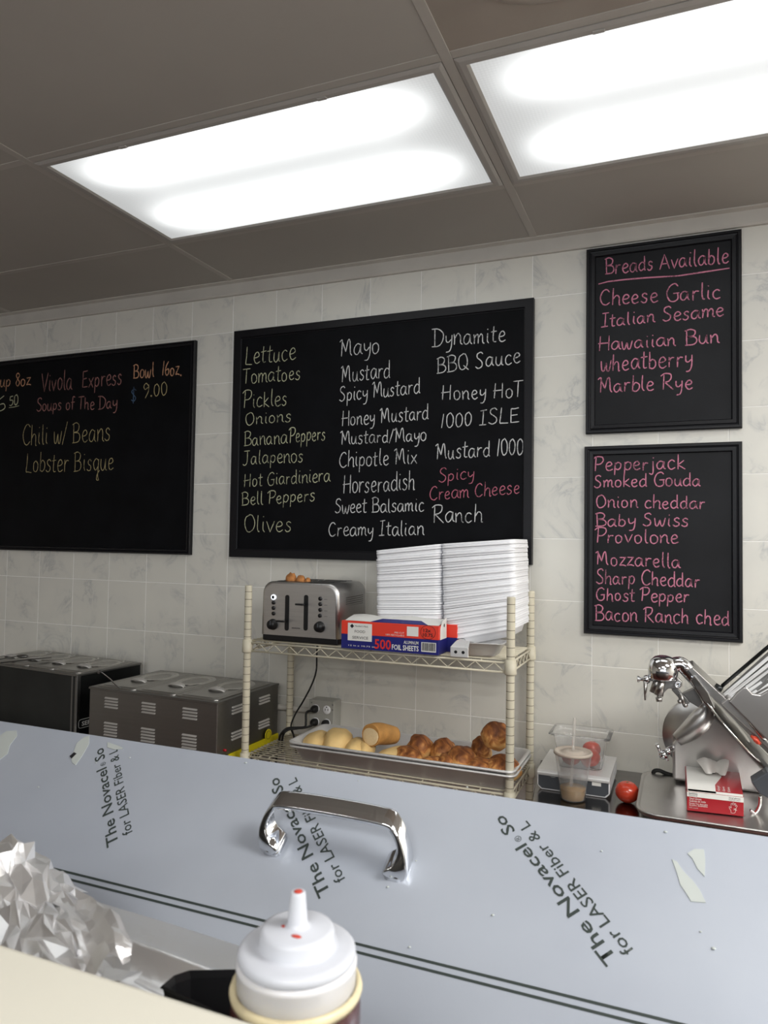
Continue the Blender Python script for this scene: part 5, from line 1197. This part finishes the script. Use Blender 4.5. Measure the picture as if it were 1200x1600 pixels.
b = bm_(); cone(b, at(1063, 1083, Y=Ys-.018), at(1070, 1103, Y=Ys-.018), .005, n=10); ball(b, at(1071, 1102, Y=Ys-.018), .0065, 10, 6); ball(b, at(1062, 1096, Y=Ys-.018), .006, 10, 6); obj('toggle', b, 'steel', sl)
incl('support_block', [(1066, 1085), (1085, 1076), (1098, 1098), (1092, 1106), (1076, 1096)], Ys+.01, .03, 'steel_dark')
# thickness knob at the lower left
b = bm_(); a = at(1053, 1167, Y=2.235); c = at(1037, 1179, Y=2.215); cone(b, a, c, .010, .009, n=14); ball(b, c, .0135, 16, 10); cone(b, c+V((-.004, 0, -.004)), at(1026, 1162, Y=2.205), .0042, .005, n=12); cone(b, c, at(1044, 1189, Y=2.21), .004, n=10); obj('clamp_knob', b, 'chrome', sl)
b = bm_(); tube(b, pz_([(1052, 1212), (1040, 1208), (1030, 1204), (1022, 1205), (1021, 1212)], 2.29)+[at(1024, 1219, Y=2.29)], .0058, n=8); obj('power_cord', b, 'black_rubber', sl)

# ------------------------------------------------------------------ glove box
GZ0 = ZTR+.0002
g0 = at(1073.5, 1266, Z=GZ0); g1 = at(1162, 1276, Z=GZ0); g0 = at(1073.5, 1266, Z=GZ0)
hG = at(1072, 1236, Y=g0.y).z-GZ0
g2 = at(1070, 1191, Z=GZ0+hG); g3 = at(1154, 1201, Z=GZ0+hG)
gb = thing('glove_box', 'red and white box of disposable gloves on the slicer tray', 'glove box', ((g0.x+g1.x)/2, (g0.y+g2.y)/2, GZ0))
F0 = V((g0.x, g0.y, GZ0)); F1 = V((g1.x, g1.y, GZ0)); B0 = V((g2.x, g2.y, GZ0)); B1 = V((g3.x, g3.y, GZ0)); UPG = V((0, 0, hG))
b = bm_(); prism(b, [F0, F1, B1, B0], UPG, bev=.0008); obj('carton_body', b, 'box_crimson', gb)
fx_ = (F1-F0).normalized(); fl_ = (F1-F0).length; nrm = V((fx_.y, -fx_.x, 0))
def gp(u_, v_, o=.0004): return F0.lerp(F1, u_)+V((0, 0, hG*v_))+nrm*o
b = bm_(); prism(b, [gp(0, .74), gp(1, .72), gp(1, .985), gp(0, .985)], -nrm*.0006); obj('white_band', b, 'paper_white', gb)
def gt(u_, v_): return F0.lerp(F1, u_).lerp(B0.lerp(B1, u_), v_)+V((0, 0, hG+.0008))
b = bm_(); prism(b, [gt(.01, .01), gt(.52, .01), gt(.52, .30), gt(.66, .60), gt(.60, .97), gt(.02, .97)], (0, 0, -.0008)); obj('white_top', b, 'paper_white', gb)
b = bm_(); prism(b, [gt(.02, 0.0), gt(.99, 0), gt(.99, .07), gt(.02, .07)], (0, 0, -.0006)); obj('white_edge', b, 'paper_white', gb)
for u_, v_, tx, sz, m_, wd in ((.03, .87, 'Sanitize', .0048, 'ink_black', .020), (.03, .78, 'General', .0042, 'ink_grey', .020), (.74, .86, 'Vinyl gloves', .0036, 'ink_black', .026), (.74, .77, 'Guantes vinilo', .0036, 'ink_grey', .026),
    (.04, .60, 'Vinyl Gloves', .0052, 'paper_white', .028), (.04, .48, 'Guantes de vinilo', .0052, 'paper_white', .038), (.04, .36, 'Powder free, disposable', .0038, 'paper_white', .042), (.04, .27, 'Sin polvo, desechables', .0038, 'paper_white', .042), (.04, .14, '100 count', .0036, 'film_scrap', .020)):
    print_text(tx, gp(u_, v_, .0006), fx_, (0, 0, 1), sz, m_, gb, width=wd)
fy_ = (B0-F0).normalized()
for k, tx in enumerate(('Vinyl', 'Gloves', 'Size')): print_text(tx, gt(.60+.09*k, .10), fy_, -fx_, .006, 'paper_white', gb, width=.04)
# hand outline printed on the front
hand = [(0, 0), (-.2, 1.6), (-.9, 2.6), (-1.0, 3.6), (-.4, 3.4), (.1, 2.9), (-.1, 4.6), (.2, 5.6), (.6, 5.4), (.7, 4.4), (.9, 5.9), (1.3, 6.1), (1.6, 5.7), (1.5, 4.4), (2.0, 5.6), (2.4, 5.7), (2.6, 5.2), (2.2, 3.9), (2.8, 4.6), (3.2, 4.6), (3.2, 4.1), (2.5, 2.6), (2.4, 1.4), (1.9, .2), (0, 0)]
b = bm_(); tube(b, [gp(.78, .12, .0008)+fx_*(x*.0042)+V((0, 0, z*.0042)) for x, z in hand], .0004, n=4, k=2); obj('hand_drawing', b, 'paper_white', gb)
print_text('XL', gp(.82, .28, .0008), fx_, (0, 0, 1), .005, 'paper_white', gb)
# glove film sticking up from the opening
cG = gt(.46, .72); b = bm_(); rows = []; random.seed(9)
for j in range(9):
    t_ = j/8; row = []
    for i in range(17):
        u_ = i/16; x = (u_-.5)*(.050+.030*sin(pi*t_))+.012*t_; y = -.055*(t_-.45)+.010*sin(u_*9+t_*3); z = .004+.036*sin(pi*min(1, t_*.9+.08))*(.62+.38*abs(sin(u_*pi*1.5)))+random.uniform(-.0012, .0012)
        row.append(cG+fx_*x+V((0, y, z)))
    rows.append(row)
loft(b, rows, closed_loop=False); o = obj('glove', b, 'glove_film', org=cG); tag(o, 'white disposable glove bunched out of the red glove box', 'glove')
b = bm_(); prism(b, [cG+fx_*x+V((0, y, -.0002)) for x, y in ((-.012, .0), (.0, -.014), (.014, -.012), (.004, .004))], (0, 0, .0008)); obj('opening', b, 'ink_black', gb)
